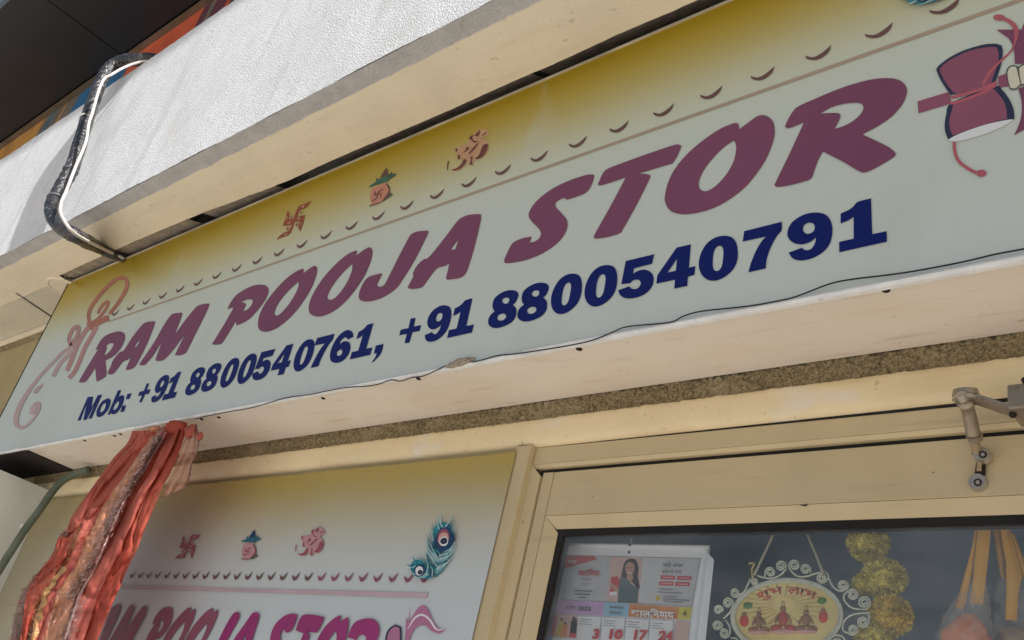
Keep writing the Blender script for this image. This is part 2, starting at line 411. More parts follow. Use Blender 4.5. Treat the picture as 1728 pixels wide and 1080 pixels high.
# filler between plaster and sign (lit where shallow, black where open)
def filler(pxa, pxb, z, name='mortar_filler'):
    xa = PZ(pxa, 281.7 - (pxa - 576) * .428, z).x; xb = PZ(pxb, 281.7 - (pxb - 576) * .428, z).x
    n = max(6, int((xb - xa) * 60)); V = []; F = []
    for i in range(n + 1):
        x = xa + (xb - xa) * i / n
        w = .006 * noise.noise((x * 20, 8, 0))
        V += [(x, back_edge(x) - .004, z - .003 + .5 * w), (x, .944, z + .004 + w), (x, .975, z + .016 + w), (x, 1.0, z + .03)]
    for i in range(n):
        for q in range(3): F.append((i * 4 + q, i * 4 + q + 1, i * 4 + q + 5, i * 4 + q + 4))
    obj(name, V, F, M['fill'], B)
M['fill'] = mat('brown_filler', (.34, .29, .24), .9, .25, 40, .5, 90)
filler(100, 200, 2.812); filler(214, 338, 2.816); filler(362, 474, 2.822); filler(578, 905, 2.838); filler(916, 2600, 2.842)
# soffit to the left of the sign: recessed panels, a joint, a round lamp cover, a small cornice
sx1 = XL - .002
M['soffit'] = mat('soffit_paint', (.62, .585, .475), .8, .05, 5, .2, 45, .25)
blemish(M['soffit'], 9, .54, .70, (.56, .50, .40), .6, (.4, 2, 1))
box('soffit_panel', -3.585, sx1 - .0, .937, 1.117, ZSOF - .0015, ZSOF + .03, M['soffit'], B)
box('soffit_panel', -9.0, -3.589, .937, 1.117, ZSOF - .0015, ZSOF + .03, M['soffit'], B)
ja, jb_ = PZ(26.1, 493.9, ZSOF - .0036), PZ(84.4, 533.9, ZSOF - .0036)
obj('panel_joint', [ja + Vector((-.004, 0, 0)), ja + Vector((.004, 0, 0)), jb_ + Vector((.004, .01, 0)), jb_ + Vector((-.004, .01, 0))], [(0, 1, 2, 3)], M['dark'], B)
def lamp_cover():
    c = PZ(101.5, 479.5, ZSOF); bm = bmesh.new(); n = 40; prof = [(.0, -.004), (.062, -.004), (.066, -.007), (.072, -.007), (.075, -.002)]
    rings = []
    for r, dz in prof:
        rings.append([bm.verts.new((c.x + r * math.cos(2 * math.pi * k / n), c.y + .03 + r * math.sin(2 * math.pi * k / n), ZSOF + dz)) for k in range(n)] if r else [bm.verts.new((c.x, c.y + .03, ZSOF + dz))])
    for k in range(n): bm.faces.new((rings[0][0], rings[1][(k + 1) % n], rings[1][k]))
    for a, b in zip(rings[1:], rings[2:]):
        for k in range(n): bm.faces.new((a[k], a[(k + 1) % n], b[(k + 1) % n], b[k]))
    bmesh.ops.recalc_face_normals(bm, faces=bm.faces)
    return bobj('round_lamp_cover', bm, M['cream'], B)
lamp_cover()
box('cornice', -9.0, XL - .01, 1.088, YW - .001, ZSOF - .026, ZSOF - .003, M['cream'], B, .004)
def cornice_shadow_gap():
    V = []; F = []; n = 220
    for i in range(n + 1):
        x = -9 + (XL + 9) * i / n; j = .006 * noise.noise((x * 12, 2, 2))
        V += [(x, 1.096, ZSOF - .0265), (x, 1.1165, ZSOF - .034 - abs(j))]
    for i in range(n): F.append((2 * i, 2 * i + 1, 2 * i + 3, 2 * i + 2))
    obj('cornice_shadow_line', V, F, M['grit'], B)  # mortar-coloured strip drawn as the ragged shadow line below the cornice
cornice_shadow_gap()

# rough mortar band and the smooth lintel plaster under it
def mortar_band():
    n, mr = 2600, 14; x0, x1 = -3.16, 1.6; V = []; F = []
    for i in range(n + 1):
        x = x0 + (x1 - x0) * i / n
        lo = 2.134 + .0022 * noise.noise((x * 20, 1, 0)) + .002 * noise.noise((x * 90, 1, 5))
        for j in range(mr + 1):
            z = lo + (2.1735 - lo) * j / mr
            y = 1.1135 - .006 * abs(noise.noise((x * 60, z * 60, 3))) - .004 * noise.noise((x * 140, z * 140, 5)) - .002 * noise.noise((x * 330, z * 330, 8))
            V.append((x, y, z))
    for i in range(n):
        for j in range(mr):
            a = i * (mr + 1) + j; F.append((a, a + mr + 1, a + mr + 2, a + 1))
    obj('mortar_band', V, F, M['grit'], B)
mortar_band()
def lintel():
    n = 1400; x0, x1 = -3.16, 1.6; V = []; F = []
    prof = [(1.1175, 2.139), (1.111, 2.1385), (1.1085, 2.1365), (1.1075, 2.13), (1.107, 2.115), (1.1075, 2.102), (1.110, 2.095), (1.1145, 2.0912), (1.1245, 2.0905)]
    k = len(prof)
    for i in range(n + 1):
        x = x0 + (x1 - x0) * i / n
        e = .0010 * noise.noise((x * 18, 0, 0)) + .0016 * noise.noise((x * 70, 0, 0)) + .0012 * noise.noise((x * 190, 0, 0)); f = .0012 * noise.noise((x * 3, 9, 0))
        for q, (y, z) in enumerate(prof):
            V.append((x, y + f + .0006 * noise.noise((x * 25, z * 25, 1)), z + (e if q < 4 else .4 * e if q < 6 else .0004 * e)))
    for i in range(n):
        for q in range(k - 1):
            a = i * k + q; F.append((a, a + 1, a + k + 1, a + k))
    obj('lintel', V, F, M['lintel'], B, True)
lintel()

# ------------------------------------------------------------------ side pillar to the left, with the dark gap under the sign's end
cpt = P(84, 827, 1.11)
pil = box('side_pillar', cpt.x - .60, cpt.x, .94, 1.116, 0, cpt.z, M['pale_pillar'], None, .002)
tag(pil, 'pale grey side pillar beside the green pipe, below the left end of the sign', 'pillar')
dk = box('gap_shade_board', cpt.x - .60, cpt.x + .10, .9625, 1.113, cpt.z + .055, cpt.z + .075, M['gap_and_trim'], None)  # added near-black board that paints the darkness of the open gap
tag(dk, 'added near-black board standing in for the dark gap above the pale pillar', 'board')

# ------------------------------------------------------------------ upper storey: dark canopy and a colourful signboard under it
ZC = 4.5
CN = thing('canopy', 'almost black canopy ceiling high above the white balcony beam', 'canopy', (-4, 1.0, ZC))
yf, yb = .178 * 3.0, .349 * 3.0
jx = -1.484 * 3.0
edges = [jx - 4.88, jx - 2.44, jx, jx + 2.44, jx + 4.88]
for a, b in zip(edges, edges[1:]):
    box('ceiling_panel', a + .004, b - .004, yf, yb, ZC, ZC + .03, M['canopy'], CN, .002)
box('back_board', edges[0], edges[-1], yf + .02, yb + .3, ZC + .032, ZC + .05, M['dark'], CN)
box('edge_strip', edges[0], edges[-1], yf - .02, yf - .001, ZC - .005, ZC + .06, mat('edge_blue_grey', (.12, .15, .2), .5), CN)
UB = thing('upper_signboard', 'colourful signboard strip seen between the dark canopy and the white beam', 'signboard', (-4, yb, 3.3))
cols = {'ochre': (.62, .33, .09), 'grey': (.22, .19, .165), 'blue': (.04, .19, .42), 'red': (.70, .14, .07), 'purple': (.16, .06, .09), 'teal': (.07, .2, .27)}
for k, c in cols.items(): M['ub_' + k] = mat('board_' + k, c, .5, .25, 6)
def ubx(px, py): return P(px, py, yb + .03).x
cuts = [(ubx(-400, 480), 'ochre'), (ubx(62, 226), 'grey'), (ubx(72, 219), 'teal'), (ubx(80, 214), 'grey'), (ubx(95, 204), 'ochre'), (ubx(99, 201), 'grey'), (ubx(118, 190), 'blue'), (ubx(205, 133), 'red'), (ubx(322, 58), 'purple'), (ubx(336, 48), 'grey'), (ubx(346, 40), 'purple'), (ubx(372, 24), 'red'), (ubx(380, 18), 'purple'), (edges[-1], None)]
for (a, k), (b, _) in zip(cuts, cuts[1:]):
    if b - a > .001:
        box('colour_panel', a, b - .001, yb + .03, yb + .05, 3.3, ZC - .028, M['ub_' + k], UB)
box('frame_rail', edges[0], edges[-1], yb + .005, yb + .05, ZC - .026, ZC - .006, mat('frame_tan', (.16, .115, .075), .5, .2, 6), UB)

# ------------------------------------------------------------------ signboard
SG = thing('signboard', 'long lit-box shop sign RAM POOJA STOR, yellow fading to pale grey, under the white beam', 'signboard', (XL, YS, ZB))
pale = (.70, .735, .68)
M['flex'] = ramp_z('printed_flex', [(0, (.57, .635, .635)), (.10, (.59, .65, .62)), (.60, (.60, .66, .60)), (.70, (.57, .60, .46)), (.80, (.49, .445, .21)), (.90, (.39, .295, .035)), (1.0, (.36, .25, .012))], ZB, ZT, rough=.36, spec=.34, bump=.16, bs=3.5)
blemish(M['flex'], 240, .735, .76, (.30, .29, .25), .8)
blemish(M['flex'], 5, .60, .75, (.53, .57, .52), .5, (1, 1, .5))
def sign_face():
    n, mrow = 240, 14; V = []; F = []
    for i in range(n + 1):
        x = XL + (XR - XL) * i / n
        for j in range(mrow + 1):
            z = ZB + (ZT - ZB) * j / mrow
            e = min(1, min(z - ZB, ZT - z) / .06, (x - XL) / .06)
            V.append((x, YS + e * .0003 * noise.noise((x * 3, z * 5, 0)), z))
    for i in range(n):
        for j in range(mrow):
            a = i * (mrow + 1) + j; F.append((a, a + mrow + 1, a + mrow + 2, a + 1))
    return obj('printed_face', V, F, M['flex'], SG, True)
FACE = sign_face()
box('back_panel', XL + .01, XR, YS + .006, YS + .012, ZB + .004, ZT - .004, M['dark'], SG)
box('top_trim', XL, XR, YS - .0030, YS + .006, ZT - .001, ZT + .0028, M['top_edge'], SG)
box('side_trim', XL - .003, XL - .0002, YS - .002, YS + .02, ZB, ZT, M['gap_and_trim'], SG)
sofx0 = PZ(4, 768, ZB + .002).x
box('bottom_panel', sofx0, XR, YS + .0025, 1.1085, ZB + .0015, ZB + .006, M['panel'], SG)
box('end_trim', sofx0 - .004, sofx0 - .0005, YS + .003, 1.108, ZB - .001, ZB + .012, M['trim'], SG)
for px, py in [(1495, 491), (977, 590), (706, 640), (545, 673), (369, 705), (340, 708), (203, 733), (193, 736), (143, 744), (1300, 529), (1640, 486)]:
    p = PZ(px, py, ZB)
    if (px, py) in ((1300, 529), (1640, 486)): continue
    bm = bmesh.new(); bmesh.ops.create_uvsphere(bm, u_segments=12, v_segments=6, radius=.0052 if px > 900 else .0046)
    bmesh.ops.scale(bm, vec=(1, 1, .45), verts=bm.verts); bmesh.ops.translate(bm, vec=(p.x, p.y, ZB + .0010), verts=bm.verts)
    bobj('screw_head', bm, M['gap_and_trim'], SG, True)
# white flex edge folded over the bottom, peeling here and there
def edge_trim():
    V = []; F = []; n = 500; x0 = XL + .05
    for i in range(n + 1):
        x = x0 + (XR - x0) * i / n
        h = .0050 + .0018 * noise.noise((x * 2.5, 0, 4)) + .0006 * noise.noise((x * 14, 0, 6))
        if x > -1.0: h += .003
        dz = .0005 * noise.noise((x * 6, 3, 1)) + (.0028 * noise.noise((x * 11, 1, 1)) if x < -1.9 else 0)
        V += [(x, YS - .0016, ZB + h + dz), (x, YS - .0035 - .002 * abs(noise.noise((x * 9, 9, 9))), ZB + h * .5 + dz), (x, YS - .0022, ZB - .0012 + dz), (x, YS + .0045, ZB - .0014)]
    for i in range(n):
        for q in range(3): F.append((i * 4 + q, i * 4 + q + 1, i * 4 + q + 5, i * 4 + q + 4))
    obj('flex_edge', V, F, M['trim'], SG)
edge_trim()
def mud():
    c = P(776, 612, YS - .006); bm = bmesh.new(); bmesh.ops.create_icosphere(bm, subdivisions=4, radius=1)
    for v in bm.verts:
        d = 1 + .45 * noise.noise(v.co * 2.3) + .25 * noise.noise(v.co * 6)
        v.co = Vector((c.x + v.co.x * .029 * d, c.y + v.co.y * .005 * d, c.z + v.co.z * .0065 * d + v.co.x * .002))
    bobj('mud_lump', bm, M['mud'], SG, True)
mud()

LY = YS - .0010       # print layers just in front of the flex
R7 = {}
def letter(key, loops, cr, mat_=None):
    R7[key] = trace(loops, cr, LY)
    sheet('letter', R7[key], mat_ or M['maroon'], SG)
c1 = crop(1290, 110, 6); c3 = crop(1100, 180, 6); c4 = crop(970, 240, 6); c5 = crop(820, 270, 6); c6 = crop(600, 330, 6)
d1 = crop(450, 390, 7.2); d2 = crop(340, 440, 7.2); d3 = crop(120, 500, 7.2)
letter('R2', [[(205, 620), (240, 545), (290, 465), (345, 415), (500, 345), (700, 260), (900, 190), (1080, 145), (1230, 130), (1350, 145), (1420, 195), (1443, 260), (1420, 350), (1370, 430), (1280, 525), (1150, 615), (990, 700), (1120, 760), (1250, 825), (1310, 870), (1330, 900), (1310, 930), (1180, 1010), (1060, 1072), (1010, 1085), (960, 1075), (800, 980), (590, 872), (540, 970), (500, 1080), (480, 1135), (440, 1165), (300, 1205), (180, 1228), (120, 1230), (100, 1212), (130, 1150), (270, 860), (400, 578), (300, 620), (235, 640)],
               [(560, 490), (680, 425), (800, 392), (900, 380), (970, 385), (1000, 410), (1000, 450), (960, 510), (880, 575), (790, 620), (705, 645), (740, 590), (768, 520), (760, 490), (720, 482), (640, 485)]], c1)
letter('O3', [[(880, 230), (880, 185), (860, 165), (820, 170), (700, 220), (560, 310), (420, 420), (310, 530), (220, 650), (160, 780), (130, 920), (140, 980), (170, 1035), (220, 1070), (300, 1088), (400, 1085), (540, 1055), (680, 1000), (820, 915), (948, 810), (1050, 690), (1150, 540), (1215, 390), (1243, 270), (1230, 160), (1180, 105), (1120, 85), (1060, 100), (970, 165)],
               [(832, 340), (760, 385), (690, 445), (600, 540), (520, 650), (475, 760), (480, 830), (520, 855), (580, 845), (660, 790), (750, 690), (820, 570), (850, 460), (852, 390)]], c3)
letter('T', [[(232, 425), (285, 310), (330, 270), (400, 240), (700, 130), (980, 35), (1050, 22), (1078, 35), (1060, 85), (995, 205), (930, 230), (640, 318), (720, 322), (762, 335), (755, 370), (620, 640), (480, 890), (465, 915), (400, 940), (300, 965), (210, 975), (190, 960), (215, 905), (370, 630), (515, 355), (400, 395), (265, 435)]], c4)
letter('S', [[(185, 1010), (210, 950), (255, 860), (300, 820), (380, 790), (455, 775), (460, 790), (440, 835), (490, 825), (540, 790), (555, 740), (530, 690), (470, 630), (435, 575), (440, 520), (490, 440), (580, 355), (700, 275), (850, 205), (1000, 155), (1075, 145), (1095, 158), (1080, 220), (1050, 285), (1010, 330), (920, 370), (820, 402), (790, 382), (730, 410), (700, 445), (710, 480), (760, 535), (810, 595), (825, 650), (810, 720), (760, 800), (680, 875), (560, 950), (430, 1005), (300, 1035), (210, 1045), (188, 1035)]], c5)
letter('A2', [[(528, 925), (585, 815), (578, 795), (620, 710), (690, 645), (745, 620), (900, 430), (1020, 270), (1080, 220), (1150, 195), (1250, 188), (1272, 205), (1260, 280), (1200, 530), (1140, 730), (1105, 800), (1050, 835), (930, 853), (915, 835), (930, 770), (948, 685), (900, 715), (815, 745), (690, 910), (650, 935), (590, 945), (540, 942)],
               [(1045, 440), (990, 510), (965, 545), (1005, 548)]], c6)
letter('J', [[(270, 795), (240, 850), (215, 905), (235, 925), (275, 915), (310, 870), (420, 650), (530, 440), (560, 395), (620, 365), (720, 355), (738, 365), (720, 410), (600, 650), (490, 830), (420, 930), (330, 1000), (230, 1050), (130, 1072), (60, 1065), (30, 1035), (40, 970), (80, 880), (130, 825), (190, 803), (250, 790)]], c6)
letter('O2', [[(1085, 300), (1100, 245), (1085, 235), (1000, 270), (900, 345), (780, 460), (670, 590), (580, 730), (525, 850), (510, 930), (520, 990), (560, 1025), (640, 1038), (740, 1010), (860, 940), (980, 830), (1100, 680), (1200, 520), (1265, 360), (1285, 250), (1270, 205), (1235, 198), (1170, 235)],
               [(1040, 400), (960, 470), (870, 570), (790, 680), (740, 780), (740, 825), (775, 835), (830, 810), (900, 735), (970, 630), (1025, 510), (1040, 440)]], d1)
letter('O1', [[(1235, 155), (1243, 105), (1230, 95), (1140, 135), (1020, 225), (900, 350), (790, 490), (710, 640), (685, 760), (695, 825), (735, 855), (800, 860), (900, 825), (1020, 740), (1140, 620), (1260, 460), (1350, 300), (1395, 170), (1405, 90), (1380, 60), (1330, 80)],
               [(1178, 255), (1080, 340), (990, 440), (920, 540), (885, 630), (895, 665), (935, 660), (1000, 600), (1080, 500), (1150, 380), (1178, 300)]], d2)
letter('P', [[(312, 590), (330, 550), (370, 480), (430, 410), (520, 350), (620, 305), (700, 290), (770, 297), (810, 330), (810, 390), (770, 480), (690, 590), (600, 690), (510, 750), (425, 785), (415, 735), (340, 860), (260, 985), (235, 1010), (180, 1020), (125, 1015), (150, 975), (270, 780), (388, 570), (350, 575)],
              [(480, 505), (540, 475), (600, 468), (622, 485), (610, 530), (560, 590), (500, 615), (530, 560), (540, 525), (520, 512)]], d2)
letter('R1', [[(295, 655), (320, 600), (370, 520), (440, 465), (530, 435), (600, 428), (645, 450), (655, 500), (630, 580), (580, 660), (510, 730), (415, 780), (425, 880), (428, 950), (400, 990), (310, 1040), (300, 960), (293, 865), (250, 935), (180, 1035), (130, 1048), (92, 1045), (120, 985), (230, 800), (330, 640)],
               [(420, 605), (460, 575), (505, 568), (515, 585), (490, 640), (440, 695), (400, 715), (420, 665), (435, 620)]], d3)
letter('A1', [[(443, 925), (490, 825), (500, 790), (550, 720), (600, 672), (640, 655), (740, 500), (850, 360), (910, 315), (1000, 303), (1020, 315), (1000, 380), (920, 580), (810, 800), (770, 860), (710, 890), (665, 893), (670, 870), (725, 740), (680, 775), (630, 795), (540, 910), (500, 945), (455, 948)],
               [(838, 525), (790, 580), (770, 620), (785, 620), (815, 580)]], d3)
letter('M', [[(830, 835), (850, 790), (1000, 570), (1120, 360), (1210, 230), (1270, 205), (1340, 197), (1350, 215), (1330, 280), (1255, 470), (1370, 310), (1500, 150), (1560, 105), (1670, 85), (1680, 105), (1640, 200), (1520, 440), (1410, 660), (1370, 700), (1320, 718), (1265, 715), (1270, 690), (1385, 455), (1250, 640), (1140, 760), (1080, 785), (1025, 782), (1030, 750), (1105, 540), (1010, 700), (920, 810), (880, 838)]], d3)

# telephone numbers
e1 = crop(1260, 320, 7.2); e2 = crop(1050, 380, 7.2); e3 = crop(810, 430, 7.2); e4 = crop(610, 480, 7.2); e5 = crop(450, 530, 8.64); e7 = crop(120, 600, 8.64)
G = {}
G['7'] = trace([[(1482, 72), (1937, -42), (1937, 58), (1880, 130), (1825, 225), (1780, 330), (1752, 430), (1744, 523), (1534, 572), (1560, 470), (1620, 320), (1690, 200), (1747, 138), (1463, 198)]], e2, LY)
G['9'] = trace([[(510, 765), (670, 705), (700, 730), (745, 735), (790, 712), (830, 650), (842, 580), (780, 630), (700, 660), (620, 662), (545, 630), (500, 570), (497, 510), (520, 440), (580, 370), (680, 310), (780, 282), (880, 280), (960, 305), (1010, 360), (1038, 440), (1040, 530), (1020, 630), (970, 715), (890, 785), (790, 835), (690, 858), (610, 855), (550, 825)],
                [(760, 400), (810, 410), (828, 450), (815, 500), (775, 530), (725, 535), (690, 505), (683, 470), (700, 430), (730, 408)]], e1, LY)
G['1'] = trace([[(1510, 105), (1525, 540), (1700, 505), (1703, 632), (1125, 760), (1122, 635), (1300, 595), (1300, 330), (1230, 375), (1142, 410), (1142, 290), (1240, 245), (1300, 200), (1350, 148)]], e1, LY, ang=35)
G['0'] = trace([[(1270, 130), (1340, 155), (1385, 220), (1403, 320), (1395, 430), (1350, 530), (1270, 610), (1180, 660), (1100, 675), (1030, 660), (970, 610), (935, 530), (930, 440), (960, 330), (1020, 230), (1100, 165), (1180, 135)],
                [(1180, 250), (1215, 265), (1228, 320), (1222, 420), (1205, 505), (1170, 550), (1130, 555), (1103, 520), (1098, 430), (1110, 330), (1140, 270)]], e2, LY, ang=70)
G['4'] = trace([[(833, 232), (810, 515), (888, 497), (875, 605), (798, 625), (790, 738), (632, 770), (640, 662), (415, 710), (425, 610), (660, 272)], [(665, 405), (550, 575), (652, 552)]], e2, LY, ang=15)
G['5'] = trace([[(42, 435), (388, 352), (362, 468), (140, 525), (132, 590), (190, 555), (260, 540), (330, 560), (375, 615), (378, 690), (350, 760), (290, 825), (200, 870), (100, 890), (20, 880), (-30, 840), (-50, 790), (85, 742), (105, 765), (140, 776), (180, 770), (215, 735), (225, 695), (205, 665), (160, 660), (115, 680), (95, 703), (-12, 716)]], e2, LY)
G['8'] = trace([[(760, 520), (800, 560), (808, 610), (795, 680), (740, 745), (650, 790), (560, 812), (490, 800), (452, 760), (450, 700), (480, 645), (528, 605), (505, 570), (500, 510), (525, 440), (590, 385), (670, 348), (750, 340), (805, 355), (830, 395), (815, 450), (790, 495)],
                [(690, 433), (715, 450), (705, 490), (670, 510), (635, 500), (620, 470), (645, 440)], [(630, 632), (670, 645), (675, 680), (640, 712), (595, 718), (567, 695), (575, 655)]], e3, LY, ang=65)
G['6'] = trace([[(1260, 335), (1180, 370), (1160, 340), (1125, 345), (1080, 390), (1065, 440), (1110, 405), (1160, 395), (1205, 415), (1220, 470), (1210, 540), (1170, 620), (1100, 685), (1030, 710), (970, 705), (930, 670), (922, 600), (940, 510), (990, 400), (1060, 305), (1130, 250), (1190, 232), (1240, 255), (1262, 300)],
                [(1080, 510), (1103, 535), (1095, 580), (1065, 605), (1035, 610), (1020, 580), (1035, 540)]], e5, LY)
G[','] = trace([[(1590, 460), (1700, 435), (1690, 500), (1660, 580), (1600, 650), (1555, 695), (1530, 700), (1580, 630), (1605, 570), (1560, 578)]], e5, LY)
G['+'] = trace([[(595, 415), (655, 405), (635, 512), (722, 492), (705, 565), (618, 580), (580, 708), (522, 712), (550, 600), (458, 618), (475, 550), (570, 530)]], e4, LY, ang=20)
e6 = crop(290, 560, 8.64)
def dig(k, cr, p, corner=False):
    """set digit k so that its leftmost point (or its lower left corner) sits on the mark p"""
    l = G[k][0]
    x0 = min(v.x for v in l) if not corner else min(l, key=lambda v: v.x + v.z * 1.0).x
    sheet('digit', shift(G[k], P(*cr(p), LY).x - x0), M['navy'], SG)
for k, cr_, p in (('8', e3, (85, 840)), ('8', e3, (447, 735)), ('0', e3, (853, 560)), ('0', e3, (1262, 460)), ('0', e2, (928, 460)), ('8', e6, (163, 920)), ('8', e6, (395, 870)), ('0', e6, (660, 790)), ('0', e6, (912, 725)), ('0', e5, (350, 790)),
                  ('5', e6, (1160, 640)), ('4', e5, (52, 830)), ('+', e7, (952, 630)), ('9', e4, (742, 630)), ('9', e7, (1118, 700))):
    dig(k, cr_, p)
for k, cr_, p in (('1', e4, (1040, 650)), ('1', e5, (1213, 656)), ('1', e7, (1305, 692)), ('7', e5, (641, 783))): dig(k, cr_, p, True)
for k in '54791+6': sheet('digit', G[k], M['navy'], SG)
sheet('comma', G[','], M['navy'], SG)
for lp in ([[(90, 950), (240, 605), (322, 597), (292, 765), (388, 580), (450, 568), (300, 915), (248, 922), (368, 665), (222, 935), (175, 940), (228, 695), (135, 945)]],
           [[(540, 620), (575, 645), (570, 710), (530, 800), (460, 875), (400, 900), (370, 880), (368, 820), (400, 740), (460, 660)], [(500, 690), (505, 720), (480, 790), (440, 830), (420, 820), (430, 770), (465, 710)]],
           [[(680, 510), (728, 500), (695, 600), (740, 575), (770, 590), (765, 660), (730, 750), (670, 830), (620, 855), (590, 850), (586, 832), (565, 860), (530, 864)], [(690, 660), (700, 690), (670, 760), (625, 800), (610, 780), (640, 710)]]):
    sheet('letter', trace(lp, e7, LY, ang=40), M['navy'], SG)
sheet('colon_dot', trace([[(820, 560), (880, 548), (850, 630), (795, 640)]], e7, LY, ang=10), M['navy'], SG)
sheet('colon_dot', trace([[(745, 730), (800, 722), (770, 815), (715, 825)]], e7, LY, ang=10), M['navy'], SG)

# thin printed line and the row of crescents above it
LZ = YS - .0008
xl0 = P(182, 545, YS).x
M['soft'] = mat('soft_white_print', (.73, .75, .71), .42, .03, 6, 0, 1, .4)
obj('printed_line', [(xl0, LZ, 2.5575), (XR - .6, LZ, 2.5675), (XR - .6, LZ, 2.5755), (xl0, LZ, 2.5630)], [(0, 1, 2, 3)], M['tan_line'], SG)
cres = smooth_loop([(90, 118), (112, 132), (140, 136), (190, 106), (252, 50), (224, 108), (174, 153), (130, 164), (94, 146)], 60, 4)
ref = [P(*c5(p), LY) for p in cres]; refc = P(849, 290, LY)
CR = []
xs = -.359
while xs > -2.78:
    dz = (xs + .359) * .0072
    CR.append([Vector((v.x - refc.x + xs, LY, v.z + .009 + dz)) for v in ref]); xs -= .0905
xs = -.359 + .0905
while xs < .75:
    CR.append([Vector((v.x - refc.x + xs, LY, v.z + .009)) for v in ref]); xs += .0905
for l in CR: sheet('crescent_mark', [l], M['cres'], SG)

# printed emblems
def motif(name, parent, items, cr, y, fx=None):
    """items: (kind, data, material[, width[, taper]]) drawn in order, each a little in front of the last"""
    root = None; made = []
    for q, it in enumerate(items):
        yy = y - .00005 * q
        if it[0] == 'poly': loops = [[P(*cr(p), yy) for p in smooth_loop(l, it[3] if len(it) > 3 else 55, 4)] for l in it[1]]
        if it[0] == 'ell':
            cx, cy, a, b, rot = it[1]; rt = math.radians(rot)
            loops = [[P(*cr((cx + a * math.cos(t) * math.cos(rt) - b * math.sin(t) * math.sin(rt), cy + a * math.cos(t) * math.sin(rt) + b * math.sin(t) * math.cos(rt))), yy) for t in [2 * math.pi * k / 22 for k in range(22)]]]
        if it[0] == 'line':
            L, R = stroke(it[1], it[3], 5, it[4] if len(it) > 4 else None)
            v, f = ribbon_faces(L, R, lambda p: P(*cr(p), yy)); loops = None
        if fx:
            if loops: loops = [[fx(v_, q) for v_ in l] for l in loops]
            else: v = [fx(v_, q) for v_ in v]
        par = parent
        if loops: o = sheet(it[-1] if isinstance(it[-1], str) else name, loops, it[2], par)
        else: o = obj(name, v, f, it[2], par)
        made.append(o)
    return made
ka = crop(10, 455, 7.714)
shri = [('line', [(1345, 575), (1440, 460), (1530, 320), (1577, 200), (1560, 130), (1510, 105), (1430, 130), (1300, 240), (1180, 380), (1100, 500), (1075, 600), (1090, 700)], 'a', 48),
        ('line', [(1120, 690), (1190, 645), (1260, 570), (1310, 490), (1330, 430), (1305, 420), (1255, 465), (1205, 545), (1215, 570)], 'a', 38),
        ('poly', [[(1050, 690), (1100, 672), (1200, 650), (1290, 600), (1335, 590), (1345, 660), (1260, 700), (1190, 740), (1150, 800), (1060, 770)]], 'a'),
        ('line', [(1080, 740), (1000, 850), (920, 1000), (870, 1130), (830, 1230), (790, 1318)], 'b', 58),
        ('line', [(1180, 740), (1110, 870), (1030, 1010), (960, 1180), (890, 1330), (820, 1412)], 'b', 55),
        ('line', [(850, 1010), (818, 900), (865, 785), (925, 742), (945, 780), (930, 850), (880, 930), (845, 1010)], 'b', 50),
        ('line', [(870, 1000), (760, 1060), (650, 1170), (500, 1320), (350, 1500), (250, 1650), (170, 1800), (128, 1950), (155, 2040), (230, 2050), (330, 1970), (415, 1850), (432, 1765), (395, 1755), (350, 1830), (335, 1880)], 'c', 50, [.8, .8, .8, .9, 1.2, 1.4, 1.0, .6, .6, 1.0, 1.6, 1.2]),
        ('line', [(880, 1040), (800, 1120), (690, 1240), (612, 1390)], 'c', 52),
        ('poly', [[(492, 1478), (440, 1560), (390, 1616), (355, 1600), (400, 1531)]], 'c')]
M['shri_a'] = mat('shri_red_print', (.40, .15, .10), .42, .1, 9, 0, 1, .4); M['shri_b'] = mat('shri_rose_print', (.45, .24, .23), .42, .1, 9, 0, 1, .4); M['shri_c'] = mat('shri_pale_print', (.50, .36, .35), .42, .1, 9, 0, 1, .4)
motif('shri_stroke', SG, [tuple(M['shri_' + x] if isinstance(x, str) and len(x) == 1 else x for x in it) for it in shri], ka, LY)
SWA = [('poly', [[(1150, 120), (1090, 210), (990, 295), (890, 330), (850, 400), (840, 480), (1005, 440), (985, 540), (960, 640), (930, 720), (905, 820), (865, 760), (855, 700), (890, 570), (760, 610), (740, 690), (700, 800), (650, 880), (540, 935), (430, 970), (350, 1020), (420, 930), (520, 850), (620, 810), (660, 740), (680, 670), (520, 690), (505, 660), (550, 560), (575, 450), (600, 350), (640, 380), (650, 440), (625, 540), (750, 520), (780, 420), (830, 300), (900, 220), (1030, 170)]], 'rust'),
       ('ell', (690, 480, 34, 52, 25), 'om_body'), ('ell', (905, 385, 34, 52, 25), 'om_body'), ('ell', (815, 660, 34, 52, 25), 'om_body'), ('ell', (600, 750, 34, 52, 25), 'om_body'),
       ('ell', (690, 480, 15, 28, 25), 'om_dark'), ('ell', (905, 385, 15, 28, 25), 'om_dark'), ('ell', (815, 660, 15, 28, 25), 'om_dark'), ('ell', (600, 750, 15, 28, 25), 'om_dark'),
       ('ell', (965, 250, 40, 18, -30), 'om_body'), ('ell', (865, 520, 35, 16, -20), 'om_body'), ('ell', (595, 500, 14, 40, 10), 'om_body'), ('ell', (570, 885, 45, 16, -28), 'om_body'), ('ell', (690, 700, 14, 34, 12), 'om_body'), ('ell', (915, 640, 14, 32, 14), 'om_body'), ('ell', (640, 620, 34, 14, -20), 'om_body')]
